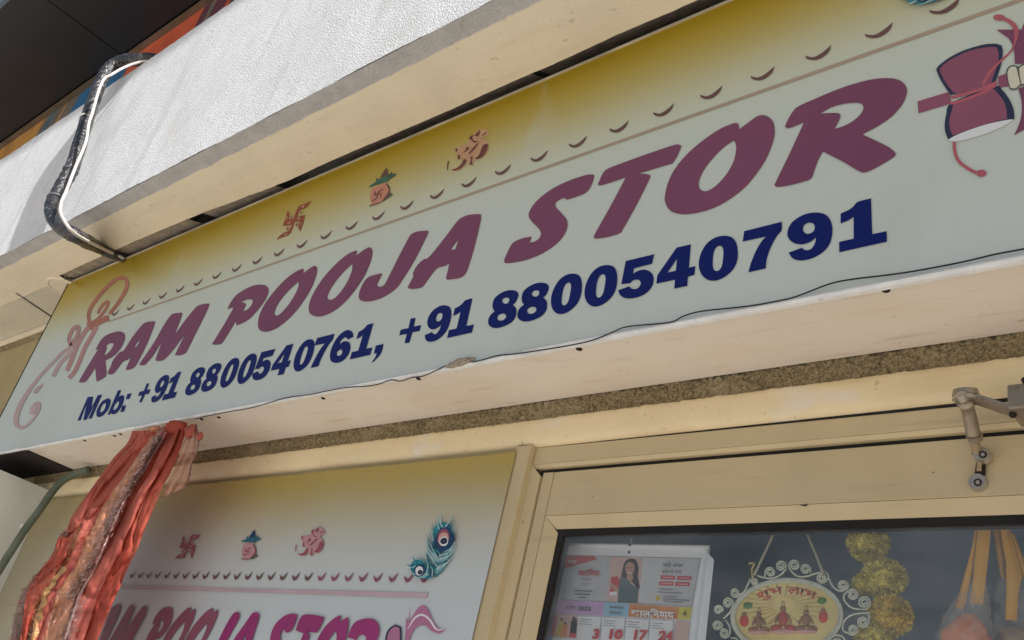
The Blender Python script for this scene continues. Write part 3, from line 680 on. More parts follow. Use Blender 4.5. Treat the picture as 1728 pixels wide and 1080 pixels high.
KAL = [('poly', [[(690, 978), (840, 900), (985, 790), (960, 760), (900, 740), (840, 830), (740, 920)]], 'skin_line'),
       ('poly', [[(550, 620), (680, 565), (800, 538), (880, 570), (922, 650), (912, 740), (850, 830), (740, 920), (690, 978), (560, 1020), (440, 1052), (500, 985), (470, 900), (466, 800), (490, 700)]], 'pot'),
       ('poly', [[(800, 538), (880, 570), (922, 650), (912, 740), (850, 830), (740, 922), (830, 810), (875, 740), (885, 660), (850, 590)]], 'om_dark'),
       ('poly', [[(545, 625), (700, 560), (870, 490), (885, 510), (800, 545), (680, 585), (555, 640)]], 'om_body'),
       ('poly', [[(680, 410), (760, 280), (835, 165), (865, 240), (880, 340), (800, 420)]], 'coconut', 40),
       ('poly', [[(428, 605), (600, 490), (600, 410), (655, 425), (690, 440), (790, 370), (880, 345), (975, 245), (950, 325), (1040, 300), (1052, 345), (990, 385), (890, 450), (862, 490), (720, 530), (570, 575), (470, 612)]], 'leaf', 40),
       ('line', [(510, 935), (620, 860), (650, 740), (760, 655)], 'om_dark', 22), ('line', [(590, 715), (570, 810), (640, 770), (710, 760), (690, 850)], 'om_dark', 22), ('line', [(450, 1045), (600, 1000), (690, 970)], 'om_dark', 20)]
OMB = [('poly', [[(505, 560), (700, 470), (825, 400), (815, 330), (930, 225), (1080, 115), (1150, 110), (1290, 150), (1285, 220), (1120, 330), (1240, 400), (1275, 470), (1245, 600), (1170, 720), (1040, 800), (935, 800), (920, 930), (830, 930), (790, 860), (740, 930), (620, 1030), (510, 1060), (400, 1045), (540, 985), (640, 900), (690, 790), (560, 800), (560, 690), (510, 640)]], 'om_body', 50)] + \
      [('poly', [l], 'om_dark') for l in ([(1230, 430), (1265, 470), (1240, 580), (1170, 700), (1060, 780), (950, 785), (1050, 700), (1100, 580), (1150, 470)], [(730, 780), (775, 810), (740, 900), (640, 1000), (520, 1045), (410, 1030), (540, 1000), (640, 920), (690, 830)],
       [(860, 730), (930, 730), (900, 820), (910, 920), (835, 910), (865, 820)], [(510, 570), (545, 540), (580, 570), (540, 640)], [(570, 690), (620, 690), (625, 795), (570, 790)], [(340, 840), (375, 830), (350, 950), (345, 1060), (325, 990)],
       [(780, 500), (840, 530), (780, 600), (670, 660), (740, 590)], [(800, 680), (900, 560), (1000, 450), (1070, 400), (980, 530), (870, 650)], [(820, 340), (860, 270), (930, 230), (910, 320), (950, 380), (1060, 370), (960, 420), (900, 380), (860, 340)],
       [(940, 250), (1000, 200), (1080, 120), (1060, 240), (1010, 270)], [(1110, 260), (1180, 190), (1250, 150), (1180, 230)])]
def named(items): return [tuple(M[x] if isinstance(x, str) and i == 2 else x for i, x in enumerate(it)) for it in items]
ks, kk, ko = crop(440, 330, 13.5), crop(590, 270, 13.5), crop(730, 210, 13.5)
motif('swastika_mark', SG, named(SWA), ks, LY); motif('water_pot_mark', SG, named(KAL), kk, LY); motif('om_mark', SG, named(OMB), ko, LY)
kd = crop(1536, 60, 9)
DAM = [('poly', [[(1310, -90), (1500, -92), (1690, -95), (1722, -175), (1800, -330), (1900, -480), (2000, -330), (2050, -100), (2060, 420), (1590, 430), (1570, 200), (1500, 50), (1420, -10)]], 'maroon', 30),
       ('poly', [[(1640, 800), (1690, 1000), (1690, 1200), (1640, 1380), (1575, 1512), (1728, 1430), (1950, 1300), (2010, 1000), (2010, 700)]], 'maroon', 50),
       ('poly', [[(110, 1000), (600, 850), (620, 1030), (125, 1180)]], 'plum', 10), ('poly', [[(1330, 620), (1500, 560), (1500, 770), (1350, 790)]], 'plum', 10),
       ('poly', [[(395, 505), (450, 440), (600, 330), (800, 230), (1000, 165), (1150, 130), (1300, 125), (1385, 150), (1405, 220), (1400, 330), (1370, 480), (1300, 680), (1240, 800), (620, 900), (560, 830), (460, 670), (410, 560)]], 'ink'),
       ('poly', [[(600, 1040), (900, 900), (1290, 760), (1400, 830), (1500, 960), (1570, 1120), (1582, 1272), (1500, 1275), (1200, 1340), (900, 1440), (700, 1520), (575, 1577), (530, 1450), (525, 1330), (550, 1180)]], 'ink'),
       ('poly', [[(450, 500), (560, 400), (800, 270), (1000, 205), (1200, 175), (1310, 180), (1340, 250), (1340, 380), (1300, 520), (1240, 680), (1180, 810), (900, 880), (700, 880), (620, 820), (520, 680), (460, 560)]], 'plum'),
       ('poly', [[(680, 1010), (950, 900), (1230, 810), (1330, 880), (1420, 1000), (1460, 1130), (1470, 1265), (1200, 1330), (900, 1425), (650, 1520), (600, 1400), (600, 1260), (640, 1110)]], 'plum'),
       ('poly', [[(580, 1577), (700, 1512), (900, 1432), (1200, 1337), (1500, 1277), (1565, 1285), (1450, 1360), (1250, 1450), (1000, 1540), (750, 1600), (620, 1605)]], 'white_print'),
       ('line', [(605, 1030), (800, 985), (1100, 865), (1310, 745)], 'rope', 45), ('line', [(620, 940), (850, 885), (1100, 805), (1320, 705)], 'rope', 45),
       ('line', [(1100, 760), (1180, 600), (1280, 480), (1400, 360), (1540, 220), (1600, 60), (1610, -60), (1580, -150), (1500, -220), (1420, -255)], 'rope', 52, [.8, 1, .7, .5, .6, 1.3, 1.4, 1.2, .9]),
       ('ell', (1350, -275, 92, 46, 5), 'rope'),
       ('line', [(670, 1612), (670, 1720), (700, 1840), (780, 1950), (950, 2060), (1030, 2085)], 'rope', 48), ('ell', (1080, 2090, 76, 55, 0), 'rope'),
       ('poly', [[(1458, 560), (1492, 475), (1560, 448), (1640, 470), (1728, 425), (1850, 415), (1950, 470), (1960, 700), (1850, 790), (1690, 755), (1600, 822), (1515, 812), (1478, 700)]], 'skin_line'),
       ('poly', [[(1478, 570), (1508, 492), (1560, 470), (1610, 490), (1640, 600), (1672, 735), (1600, 800), (1525, 795), (1495, 700)]], 'hand'),
       ('poly', [[(1655, 490), (1728, 448), (1790, 450), (1810, 600), (1800, 740), (1690, 735), (1665, 610)]], 'hand'), ('poly', [[(1825, 450), (1900, 450), (1940, 500), (1935, 690), (1850, 765), (1822, 700)]], 'hand')]
motif('drum_and_trident_mark', SG, named(DAM), kd, LY)
# peacock feathers (drawn from the clear pair on the wall banner; the sign's own pair hangs at the top right corner)
kf = crop(660, 840, 6.75)
def barbs(root, tip, half, up, n, seed, wd):
    """hair-fine barbs fanning from a feather's quill; root/tip/half in crop units"""
    rnd = random.Random(seed); out = []; r, t_ = Vector(root), Vector(tip); ax = (t_ - r); L = ax.length; ax /= L; sd = Vector((-ax.y, ax.x))
    for k in range(n):
        f = k / (n - 1); p = r + ax * L * f * .80; wv = half * (.55 + .75 * math.sin(math.pi * min(1, f * .9 + .12)))
        for q in (-1, 1):
            e = p + ax * (up * rnd.uniform(.8, 1.2)) + sd * q * wv * rnd.uniform(.85, 1.1)
            m1 = p.lerp(e, .55) - ax * up * .12 + sd * q * wv * .12
            out.append(('line', [tuple(p), tuple(m1), tuple(e)], rnd.choice(['teal', 'teal', 'teal_dark', 'teal', 'teal_light']), wd * rnd.uniform(.6, 1.2), [1, .8, .1]))
    return out
FEA = [('poly', [[(540, 880), (490, 700), (470, 560), (478, 420), (500, 330), (560, 280), (640, 290), (700, 360), (712, 450), (690, 570), (620, 720), (570, 830)]], 'teal', 70)] + barbs((500, 900), (620, 220), 135, 190, 30, 1, 13) + \
      [('poly', [[(560, 640), (480, 500), (520, 420), (560, 340), (640, 330), (700, 400), (720, 480), (660, 570)]], 'teal_dark'), ('ell', (595, 450, 66, 100, 10), 'plum'), ('ell', (596, 470, 58, 80, 12), 'pink'), ('ell', (600, 495, 50, 55, 12), 'white_print'), ('ell', (600, 492, 42, 36, -25), 'ink')] + \
      [('line', l, 'teal_light', 11, [.2, 1, .6]) for l in ([(410, 560), (480, 650), (545, 725)], [(545, 725), (640, 640), (730, 500)], [(415, 620), (470, 700), (530, 790)], [(530, 760), (640, 680), (735, 540)], [(500, 850), (590, 790), (690, 680)], [(430, 500), (480, 600), (530, 670)])] + \
      [('poly', [[(440, 900), (360, 920), (270, 880), (220, 800), (250, 720), (330, 710), (390, 760), (420, 830)]], 'teal', 70)] + barbs((480, 900), (210, 720), 95, 85, 18, 2, 11) + \
      [('ell', (325, 825, 62, 72, 10), 'teal_dark'), ('ell', (320, 832, 44, 54, 10), 'white_print'), ('ell', (330, 848, 30, 26, -30), 'ink')]

# ------------------------------------------------------------------ thin black wire along the bottom of the sign
wp = [(1800, 405), (1728, 420), (1680, 429), (1620, 443), (1540, 458), (1490, 465), (1440, 471), (1400, 479), (1345, 500), (1312, 508), (1260, 517), (1185, 525), (1152, 534), (1130, 544), (1060, 551), (1035, 560), (1000, 574), (960, 583), (905, 592), (870, 597), (840, 600), (815, 607), (798, 611)]
tg = tag(tube('sign_wire', [P(*p, YS - .0075) for p in wp], .0011, M['wire'], None, 6, 4), 'thin black wire sagging along the right half of the sign bottom edge', 'wire', 'thin wires on the sign edge')
wp2 = [(752, 617), (730, 628), (712, 635), (695, 637), (676, 643), (660, 641), (640, 648), (615, 652), (595, 653), (576, 655), (545, 661), (520, 666), (480, 672), (440, 684), (415, 690), (390, 694), (365, 699), (345, 703), (330, 707)]
tag(tube('sign_wire', [P(*p, YS - .0075) for p in wp2], .0011, M['wire'], None, 6, 4), 'thin black wire along the sign bottom edge, from the mud lump to the red cloth', 'wire', 'thin wires on the sign edge')

# ------------------------------------------------------------------ wall banner (same design, on the wall left of the door)
YP = 1.1055
BN = thing('wall_banner', 'printed banner with pink RAM POOJA STOR lettering on the wall left of the door', 'banner', (-1.9, YP, 1.0))
bx1 = P(868, 775, YP).x; bx0 = P(40, 900, YP).x
zbt = P(720, 778, YP).z
def banner_mat():
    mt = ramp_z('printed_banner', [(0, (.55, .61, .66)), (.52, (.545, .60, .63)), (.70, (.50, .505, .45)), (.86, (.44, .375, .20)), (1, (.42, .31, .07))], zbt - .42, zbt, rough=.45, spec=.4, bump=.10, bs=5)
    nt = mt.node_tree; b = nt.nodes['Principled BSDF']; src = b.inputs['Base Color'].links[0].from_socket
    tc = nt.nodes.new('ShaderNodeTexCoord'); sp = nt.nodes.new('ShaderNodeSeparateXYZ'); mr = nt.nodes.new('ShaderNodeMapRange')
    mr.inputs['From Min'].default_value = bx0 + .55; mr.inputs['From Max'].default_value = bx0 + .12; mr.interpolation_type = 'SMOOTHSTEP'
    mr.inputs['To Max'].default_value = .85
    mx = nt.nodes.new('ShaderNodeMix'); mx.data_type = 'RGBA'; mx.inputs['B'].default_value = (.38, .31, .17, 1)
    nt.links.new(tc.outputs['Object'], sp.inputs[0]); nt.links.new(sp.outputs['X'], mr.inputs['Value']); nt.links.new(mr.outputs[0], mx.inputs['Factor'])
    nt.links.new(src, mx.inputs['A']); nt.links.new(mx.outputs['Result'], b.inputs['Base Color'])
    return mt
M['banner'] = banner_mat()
def banner():
    n, mr = 150, 40; V = []; F = []
    for i in range(n + 1):
        x = bx0 + (bx1 - bx0) * i / n
        top = zbt + .003 * noise.noise((x * 3.3, 0, 0))
        for j in range(mr + 1):
            f = j / mr; z = 1.0 + (top - 1.0) * f
            w = .0009 * noise.noise((x * 2.2, z * 3, 1)) + .0025 * math.exp(-((top - z) / .03) ** 2) * noise.noise((x * 9 + z * 14, 2, 3))
            V.append((x, YP + w, z))
    for i in range(n):
        for j in range(mr):
            a = i * (mr + 1) + j; F.append((a, a + mr + 1, a + mr + 2, a + 1))
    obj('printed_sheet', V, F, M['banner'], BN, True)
banner()
YPL = YP - .0026
# map sign layout -> banner layout from matching marks
def fit(pairs):
    n = len(pairs); mx = sum(a for a, _ in pairs) / n; my = sum(b for _, b in pairs) / n
    k = sum((a - mx) * (b - my) for a, b in pairs) / sum((a - mx) ** 2 for a, _ in pairs); return k, my - k * mx
sx = [(P(496, 370, LY).x, P(319, 918, YPL).x), (P(642, 318, LY).x, P(419, 918, YPL).x), (P(790, 258, LY).x, P(527, 912, YPL).x)]
ka_, kb_ = fit(sx)
zi_s = P(496, 370, LY).z; zi_p = P(419, 918, YPL).z
KZ = 0.80
def tob(v, q=0): return Vector((ka_ * v.x + kb_, YPL - .00005 * q, zi_p + (v.z - zi_s) * KZ * ka_))
M['b_red'] = mat('rose_maroon_print', (.27, .07, .10), .42, .15, 60, 0, 1, .4); M['b_pink'] = mat('rose_print_pale', (.50, .27, .29), .42, .1, 30, 0, 1, .4); M['b_blue'] = mat('blue_leaf_print', (.02, .13, .20), .42, .3, 60, 0, 1, .4)
_sw = {'rust': 'b_red', 'om_body': 'b_pink', 'pot': 'b_pink', 'leaf': 'b_blue', 'om_dark': 'b_red', 'coconut': 'teal_dark'}
def banner_ink(items): return [tuple(_sw.get(x, x) if i == 2 else x for i, x in enumerate(it)) for it in items]
motif('swastika_mark', BN, named(banner_ink(SWA)), ks, LY, tob); motif('water_pot_mark', BN, named(banner_ink(KAL)), kk, LY, tob); motif('om_mark', BN, named(banner_ink(OMB)), ko, LY, tob)
motif('peacock_feather_mark', BN, named(FEA), kf, YPL)
# banner lettering, traced; the lower halves run on below the picture
kb1 = crop(150, 960, 7.2); kb2 = crop(380, 960, 4.32)
BL = [(kb1, 'plum', [[(250, 525), (300, 455), (350, 425), (382, 445), (378, 500), (280, 720), (180, 940), (60, 1250), (-60, 1350), (-90, 1300), (20, 1120), (130, 850)], [(242, 665), (205, 710), (190, 752), (215, 725)]]),
      (kb1, 'plum', [[(480, 465), (510, 435), (545, 445), (545, 500), (500, 610), (430, 770), (540, 610), (640, 470), (680, 450), (706, 465), (695, 540), (620, 690), (530, 864), (400, 1180), (330, 1290), (300, 1260), (360, 1100), (450, 880), (474, 822), (300, 1130), (200, 1260), (170, 1230), (260, 1050), (348, 800), (180, 1100), (60, 1290), (20, 1270), (120, 1080), (300, 780)]]),
      (kb1, 'plum', [[(768, 672), (800, 590), (860, 510), (920, 470), (985, 458), (1015, 490), (1015, 570), (985, 680), (920, 780), (850, 850), (800, 864), (700, 1080), (600, 1260), (560, 1250), (640, 1060), (700, 840), (800, 665)], [(845, 635), (885, 628), (908, 645), (895, 700), (850, 765), (822, 782), (850, 720), (870, 670)]]),
      (kb1, 'plum', [[(1220, 540), (1248, 485), (1230, 465), (1180, 490), (1080, 590), (980, 720), (900, 864), (820, 1080), (850, 1180), (920, 1180), (1020, 1080), (1130, 900), (1220, 720), (1280, 580), (1293, 500), (1282, 480)], [(1165, 635), (1090, 720), (1010, 830), (930, 1000), (950, 1070), (1000, 1010), (1080, 880), (1150, 730)]]),
      (kb1, 'plum', [[(1485, 555), (1515, 500), (1498, 475), (1440, 505), (1350, 595), (1250, 720), (1170, 864), (1090, 1080), (1120, 1180), (1190, 1180), (1290, 1080), (1400, 900), (1490, 730), (1550, 590), (1568, 520), (1555, 490)], [(1437, 650), (1360, 740), (1280, 850), (1200, 1010), (1220, 1080), (1270, 1020), (1350, 890), (1420, 740)]]),
      (kb2, 'magenta', [[(-5, 430), (50, 335), (85, 312), (104, 325), (98, 365), (40, 470), (0, 540), (-80, 680), (-170, 740), (-190, 700), (-120, 640), (-60, 540)]]),
      (kb2, 'magenta', [[(60, 518), (150, 390), (195, 325), (230, 315), (246, 335), (238, 380), (195, 518), (160, 680), (120, 740), (85, 730), (90, 640), (40, 660), (-20, 740), (-60, 730)], [(148, 468), (125, 518), (148, 525)]]),
      (kb2, 'magenta', [[(528, 335), (500, 415), (475, 455), (440, 466), (432, 440), (410, 450), (400, 490), (405, 560), (380, 680), (280, 740), (230, 720), (260, 660), (310, 650), (335, 600), (328, 500), (360, 410), (420, 350), (480, 326)]]),
      (kb2, 'magenta', [[(515, 440), (540, 370), (570, 335), (640, 335), (720, 350), (705, 395), (675, 455), (655, 464), (590, 456), (612, 480), (605, 520), (540, 700), (500, 745), (450, 735), (520, 590), (570, 470), (520, 450)]]),
      (kb2, 'magenta', [[(832, 390), (845, 345), (830, 338), (780, 370), (720, 430), (670, 518), (640, 620), (650, 700), (700, 735), (780, 690), (850, 590), (885, 480), (898, 390), (893, 352), (875, 358)], [(805, 450), (770, 490), (735, 560), (730, 640), (765, 640), (800, 560), (812, 490)]]),
      (kb2, 'magenta', [[(890, 500), (915, 435), (950, 385), (1020, 362), (1080, 368), (1118, 410), (1118, 480), (1090, 540), (1040, 590), (1080, 720), (1020, 745), (985, 640), (930, 745), (870, 740), (930, 600), (940, 512)], [(955, 512), (975, 482), (1010, 480), (1028, 505), (1010, 545), (970, 565)]])]
for q, (cr_, m_, lp) in enumerate(BL):
    sheet('letter', [[P(*cr_(p), YPL - .00012 * q) for p in smooth_loop(l, 50, 4)] for l in lp], M[m_], BN)
xb0 = P(150, 985, YPL).x; xb1 = P(721, 1003, YPL).x
zl = P(464, 996, YPL).z
obj('printed_line', [(xb0, YPL, zl - .004), (xb1, YPL, zl - .006), (xb1, YPL, zl + .003), (xb0, YPL, zl + .001)], [(0, 1, 2, 3)], M['mauve'], BN)
bc = smooth_loop([(0, 45), (12, 60), (30, 66), (52, 40), (66, 28), (45, 72), (25, 92), (8, 86)], 80, 3)
refb = [P(*kb2((770 + p[0], p[1] - 4)), YPL) for p in bc]; rb0 = P(*kb2((770, 62)), YPL).x
xa_, xz_ = P(*kb2((1420, 62)), YPL).x, P(218, 971, YPL).x
nn = 26
for i in range(nn):
    xx = xa_ + (xz_ - xa_) * i / (nn - 1)
    sheet('crescent_mark', [[Vector((v.x - rb0 + xx, YPL, v.z)) for v in refb]], M['cres'] if i > 7 else M['plum'], BN)
motif('drum_mark', BN, named([('poly', [[(1165, 700), (1165, 518), (1190, 440), (1240, 404), (1283, 425), (1285, 518), (1275, 700)]], 'ink'), ('poly', [[(1180, 700), (1180, 518), (1200, 450), (1240, 418), (1270, 432), (1272, 518), (1262, 700)]], 'lilac'),
      ('poly', [[(1280, 640), (1310, 500), (1318, 350), (1335, 390), (1345, 260), (1343, 380), (1400, 290), (1435, 262), (1475, 290), (1520, 390), (1570, 440), (1612, 435), (1560, 470), (1500, 450), (1460, 415), (1410, 415), (1360, 470), (1310, 640)]], 'lilac', 60),
      ('line', [(1330, 440), (1380, 360), (1435, 335), (1490, 370), (1540, 440), (1600, 440)], 'white_print', 14, [.3, 1, 1, 1, .2])]), kb2, YPL)
# the sign's own feathers: same art, larger, placed by the banner -> sign mapping (top right corner)
fxo = P(1610, 6, LY)
fb = P(*kf((470, 960)), YPL)
def tos(v, q): return Vector((fxo.x + (v.x - fb.x) / ka_ * .9, LY - .00005 * q, fxo.z + .006 + (v.z - fb.z) * 1.75))
motif('peacock_feather_mark', SG, named(FEA), kf, YPL, tos)

# ------------------------------------------------------------------ door frame and glass door
YF = 1.121
DF = thing('door_frame', 'cream aluminium door frame around the glass shop door', 'door frame', (DX0, YF, 0))
ZG = P(1032, 776, YF).z
jw = P(951, 796, YF).x - P(951 - 44, 796, YF).x
xj1 = P(899, 780, YF).x
box('jamb', DX0 - .001, xj1, YF - .013, YF + .05, 0, ZH - .0015, M['alu'], DF, .0015)
box('jamb', DX1 - .036, DX1, YF - .004, YF + .05, 0, ZH - .0015, M['alu'], DF, .0015)
zb1 = P(1032, 771, YF).z; zbd = P(1032, 782, YF).z
box('head', xj1 + .001, DX1 - .037, YF, YF + .05, zb1 - .001, ZH - .002, M['alu'], DF, .001)
def bead(name, x0, x1, z0, z1, yb_, yf_):
    V = [(x0 - .008, yb_, z1), (x1 + .008, yb_, z1), (x1, yf_, z1 - .002), (x0, yf_, z1 - .002), (x1 - .004, yf_ + .0, z0), (x0 + .006, yf_ + .0, z0), (x0 + .006, yb_ + .03, z0), (x1 - .004, yb_ + .03, z0)]
    return obj(name, V, [(0, 3, 2, 1), (3, 5, 4, 2), (5, 6, 7, 4)], M['alu'], DF)
def slope_bead(name, parent, x0, x1, z0, z1, yt_, yb_, back, left=True):
    """mitred bead whose face leans back downwards (or sideways) and so looks at the ground"""
    d = abs(z1 - z0)
    V = [(x0, yt_, z1), (x1, yt_, z1), (x1, yb_, z0), (x0 + d, yb_, z0), (x0 + d, back, z0), (x1, back, z0), (x0, yt_ + .0015, z1 + .0002), (x1, yt_ + .0015, z1 + .0002)]
    return obj(name, V, [(0, 3, 2, 1), (3, 4, 5, 2)], M['alu'], parent)
def slope_bead_v(name, parent, x0, x1, z0, z1, yt_, yb_, back):
    d = abs(x1 - x0)
    V = [(x0, yt_, z0), (x0, yt_, z1), (x1, yb_, z1 - d), (x1, yb_, z0), (x1, back, z1 - d), (x1, back, z0)]
    return obj(name, V, [(0, 3, 2, 1), (3, 5, 4, 2)], M['alu'], parent)
zhb = P(1152, 770, YF + .005).z
obj('shadow_gap_strip', [(DX0 + .004, YF - .0137, ZH - .0024), (xj1, YF - .0137, ZH - .0028), (xj1, YF - .0005, ZH - .0028), (DX1, YF - .0005, ZH - .0075), (DX1, YF - .0005, ZH - .0008), (DX0 + .004, YF - .0137, ZH - .0010)], [(0, 1, 5), (2, 3, 4)], M['gasket'], DF)  # black wedge painting the shadow gap between lintel and frame head
slope_bead('head_bead', DF, xj1 - .0004, DX1 - .037, zhb, zb1 - .0016, YF + .0004, YF + .005, YF + .04)
xj2 = P(908, 800, YF).x
slope_bead_v('jamb_bead', DF, xj1 + .0002, xj2, 0, zb1 - .0016, YF + .0004, YF + .006, YF + .04)

GD = thing('glass_door', 'cream framed glass shop door under the sign', 'door', (DX0 + .05, 1.13, 0))
YD = 1.130
zdt = P(1152, 778.5, YD).z
gx0, gz1 = P(936, 893, YD).x, P(1152, 882, YD).z
xs0 = xj2 + .003
xjt = P(935, 798, YD).x
zrb = P(1152, 859.5, YD).z
DXR = DX1 - .04
box('rebate_shade', xj2 - .004, DX1 - .037, YD + .0035, YD + .02, zdt + .0006, zhb - .0003, M['gasket'], DF)  # black strip set forward to paint the shade in the gap above the door
box('stile', xs0, xjt - .0006, YD, YD + .035, 0, zdt, M['alu'], GD, .001)
box('stile', DXR - .09, DXR, YD, YD + .035, 0, zdt, M['alu'], GD, .001)
box('top_rail', xjt + .0006, DXR - .091, YD + .0004, YD + .035, zrb, zdt - .0003, M['alu'], GD, .001)
box('bottom_rail', xjt + .0006, DXR - .091, YD + .0004, YD + .035, 0, .25, M['alu'], GD, .001)
slope_bead_v('glazing_bead', GD, xjt + .0008, gx0, .25, zrb - .0008, YD + .0006, YD + .009, YD + .03)
slope_bead('glazing_bead', GD, xjt + .0008, DXR - .091, gz1, zrb - .0008, YD + .0006, YD + .009, YD + .03)
gk = .011
box('gasket', gx0, gx0 + gk, YD + .010, YD + .028, .25, gz1, M['gasket'], GD)
box('gasket', gx0 + gk, DXR - .091, YD + .010, YD + .028, gz1 - gk * .95, gz1, M['gasket'], GD)
box('glass_pane', gx0 + gk - .003, DXR - .092, YD + .014, YD + .019, .25, gz1 - gk + .003, M['glass'], GD)

for px, py, r_ in ((1358, 853, .0022), (1362, 851, .0012), (1352, 852.5, .0012), (1575, 797, .0010), (1000, 838, .0010)):
    disc0 = P(px, py, YD - .0004); n_ = 9
    obj('scuff_mark', [Vector((disc0.x + r_ * (1.6 + .5 * math.sin(k * 3)) * math.cos(2 * math.pi * k / n_), disc0.y, disc0.z + r_ * .5 * math.sin(2 * math.pi * k / n_))) for k in range(n_)], [tuple(range(n_))], M['gasket'], GD)
# ------------------------------------------------------------------ shop interior behind the glass
for nm, a in (('interior_wall', (-3.0, 1.2, 2.2, 2.25, 0, 2.7)), ('interior_wall', (-3.05, -3.0, YW + .121, 2.25, 0, 2.7)), ('interior_wall', (1.2, 1.25, YW + .121, 2.25, 0, 2.7)), ('interior_ceiling', (-3.05, 1.25, YW + .121, 2.25, 2.7, 2.75)), ('interior_floor', (-3.05, 1.25, YW + .121, 2.25, -.02, .004))):
    structure(box(nm, *a, M['room']))

# ------------------------------------------------------------------ door closer arm
DC = thing('door_closer', 'worn metal door closer arm at the top of the glass door', 'door closer', P(1650, 814, YD))
def disc(name, c, r, t, mat_, parent, axis=(0, -1, 0), n=22, bev=.3):
    bm = bmesh.new(); bmesh.ops.create_cone(bm, cap_ends=True, segments=n, radius1=r, radius2=r * (1 - bev * .4), depth=t)
    q = Vector((0, 0, 1)).rotation_difference(Vector(axis)).to_matrix().to_4x4()
    bmesh.ops.transform(bm, matrix=Matrix.Translation(c) @ q, verts=bm.verts)
    return bobj(name, bm, mat_, parent)
foot = P(1650, 814, YD - .004); piv = P(1658, 768, YD - .012)
disc('mount_disc', foot, .0108, .008, M['steel'], DC); disc('mount_screw', P(1650, 814, YD - .0085), .0048, .003, M['gap_and_trim'], DC)
disc('pivot_disc', piv, .0098, .010, M['steel'], DC); disc('pivot_screw', P(1658.5, 767, YD - .0178), .0046, .003, M['gap_and_trim'], DC)
disc('screw_centre', P(1650, 814, YD - .0105), .0026, .002, M['steel'], DC); disc('screw_centre', P(1658.5, 767, YD - .0198), .0024, .002, M['steel'], DC)
bmv = [P(1645, 806, YD - .003), P(1663, 802, YD - .003), P(1664, 778, YD - .003), P(1648, 782, YD - .003)]
obj('slot_plate', [v + Vector((0, -.002, 0)) for v in bmv] + bmv, [(0, 1, 2, 3), (0, 4, 5, 1), (1, 5, 6, 2), (2, 6, 7, 3), (3, 7, 4, 0)], M['gap_and_trim'], DC)
tube('slot_pin', [P(1652, 795, YD - .008), P(1653, 776, YD - .010)], .003, M['tan_metal'], DC, 8)
kn = P(1628, 668, YD - .075); el = P(1643, 735, YD - .030)
tube('rod', [P(1643, 742, YD - .028), P(1648, 760, YD - .016), piv + Vector((-.006, -.004, 0))], .0055, M['tan_metal'], DC, 12)
tube('rod_sleeve', [kn + Vector((0, 0, -.008)), P(1633, 690, YD - .06), P(1639, 715, YD - .042), el], .0094, M['closer'], DC, 16, rad=lambda t: .78 + .24 * math.exp(-((t) / .12) ** 2) + .1 * t)
disc('rod_collar', el + Vector((.001, .001, -.002)), .0095, .007, M['closer'], DC, (el - kn).normalized())
disc('knuckle', kn + Vector((.001, 0, .004)), .0150, .007, M['closer'], DC, (0, -.25, 1)); disc('knuckle_ring', kn + Vector((.001, -.001, -.003)), .0145, .005, M['steel'], DC, (0, -.25, 1)); disc('knuckle_bolt', kn + Vector((.001, -.012, -.007)), .006, .008, M['steel'], DC, (0, -.9, .4))
def bar(name, a, b, w, t, mat_, parent, up=Vector((0, 0, 1))):
    d = (b - a).normalized(); s = d.cross(up).normalized(); u = s.cross(d).normalized(); V = []
    for p in (a, b):
        for i, j in ((-1, -1), (1, -1), (1, 1), (-1, 1)): V.append(p + s * w / 2 * i + u * t / 2 * j)
    bm = bmesh.new(); vs = [bm.verts.new(v) for v in V]
    for f in ((0, 1, 2, 3), (7, 6, 5, 4), (0, 4, 5, 1), (1, 5, 6, 2), (2, 6, 7, 3), (3, 7, 4, 0)): bm.faces.new([vs[i] for i in f])
    bmesh.ops.recalc_face_normals(bm, faces=bm.faces)
    bmesh.ops.bevel(bm, geom=list(bm.edges), offset=min(w, t) * .3, segments=2, affect='EDGES')
    return bobj(name, bm, mat_, parent)
ae = P(1790, 722, YD - .045)
bar('arm', kn + Vector((-.004, 0, .003)), ae, .021, .006, M['closer'], DC)
tube('arm_rivet', [P(1709, 700, YD - .064), P(1709, 700, YD - .0525)], .004, M['gap_and_trim'], DC, 10)
b0 = P(1707, 668, 1.075); 
box('closer_body', b0.x, b0.x + .24, 1.058, 1.1065, P(1712, 686, 1.06).z - .004, P(1712, 650, 1.06).z + .001, M['closer'], DC, .003)
tube('body_bolt', [Vector((b0.x + .020, 1.0555, b0.z + .008)), Vector((b0.x + .020, 1.06, b0.z + .008))], .004, M['gap_and_trim'], DC, 10)

# ------------------------------------------------------------------ wall calendar behind the glass
YC = 1.185
CL = thing('calendar', 'printed wall calendar page for 2022 hanging behind the glass door', 'calendar', P(1060, 1080, YC))
q4 = crop(920, 880, 5.4)
def cp(l, y): return [P(*q4(p), y) for p in l]
M['paper'] = mat('calendar_paper', (.78, .79, .84), .6, .03, 9)
M['paper2'] = mat('calendar_ad', (.52, .52, .55), .6, .12, 14)
for k, c in {'red': (.52, .06, .07), 'lil': (.52, .34, .58), 'sky': (.30, .50, .66), 'org': (.62, .27, .10), 'yel': (.62, .54, .10), 'pch': (.60, .42, .38), 'blk': (.03, .03, .035), 'gry': (.20, .20, .22), 'skin': (.48, .27, .20), 'grn': (.10, .14, .15), 'wht': (.75, .75, .78), 'blu': (.08, .25, .5), 'ylw2': (.6, .45, .1)}.items(): M['c_' + k] = mat('calendar_' + k, c, .55, .06, 20)
calz0 = 1.50
tl, tr = P(*q4((150, 205)), YC), P(*q4((1495, 232)), YC)
bl = P(*q4((-150, 1500)), YC); bl.x = tl.x; bl.z = calz0
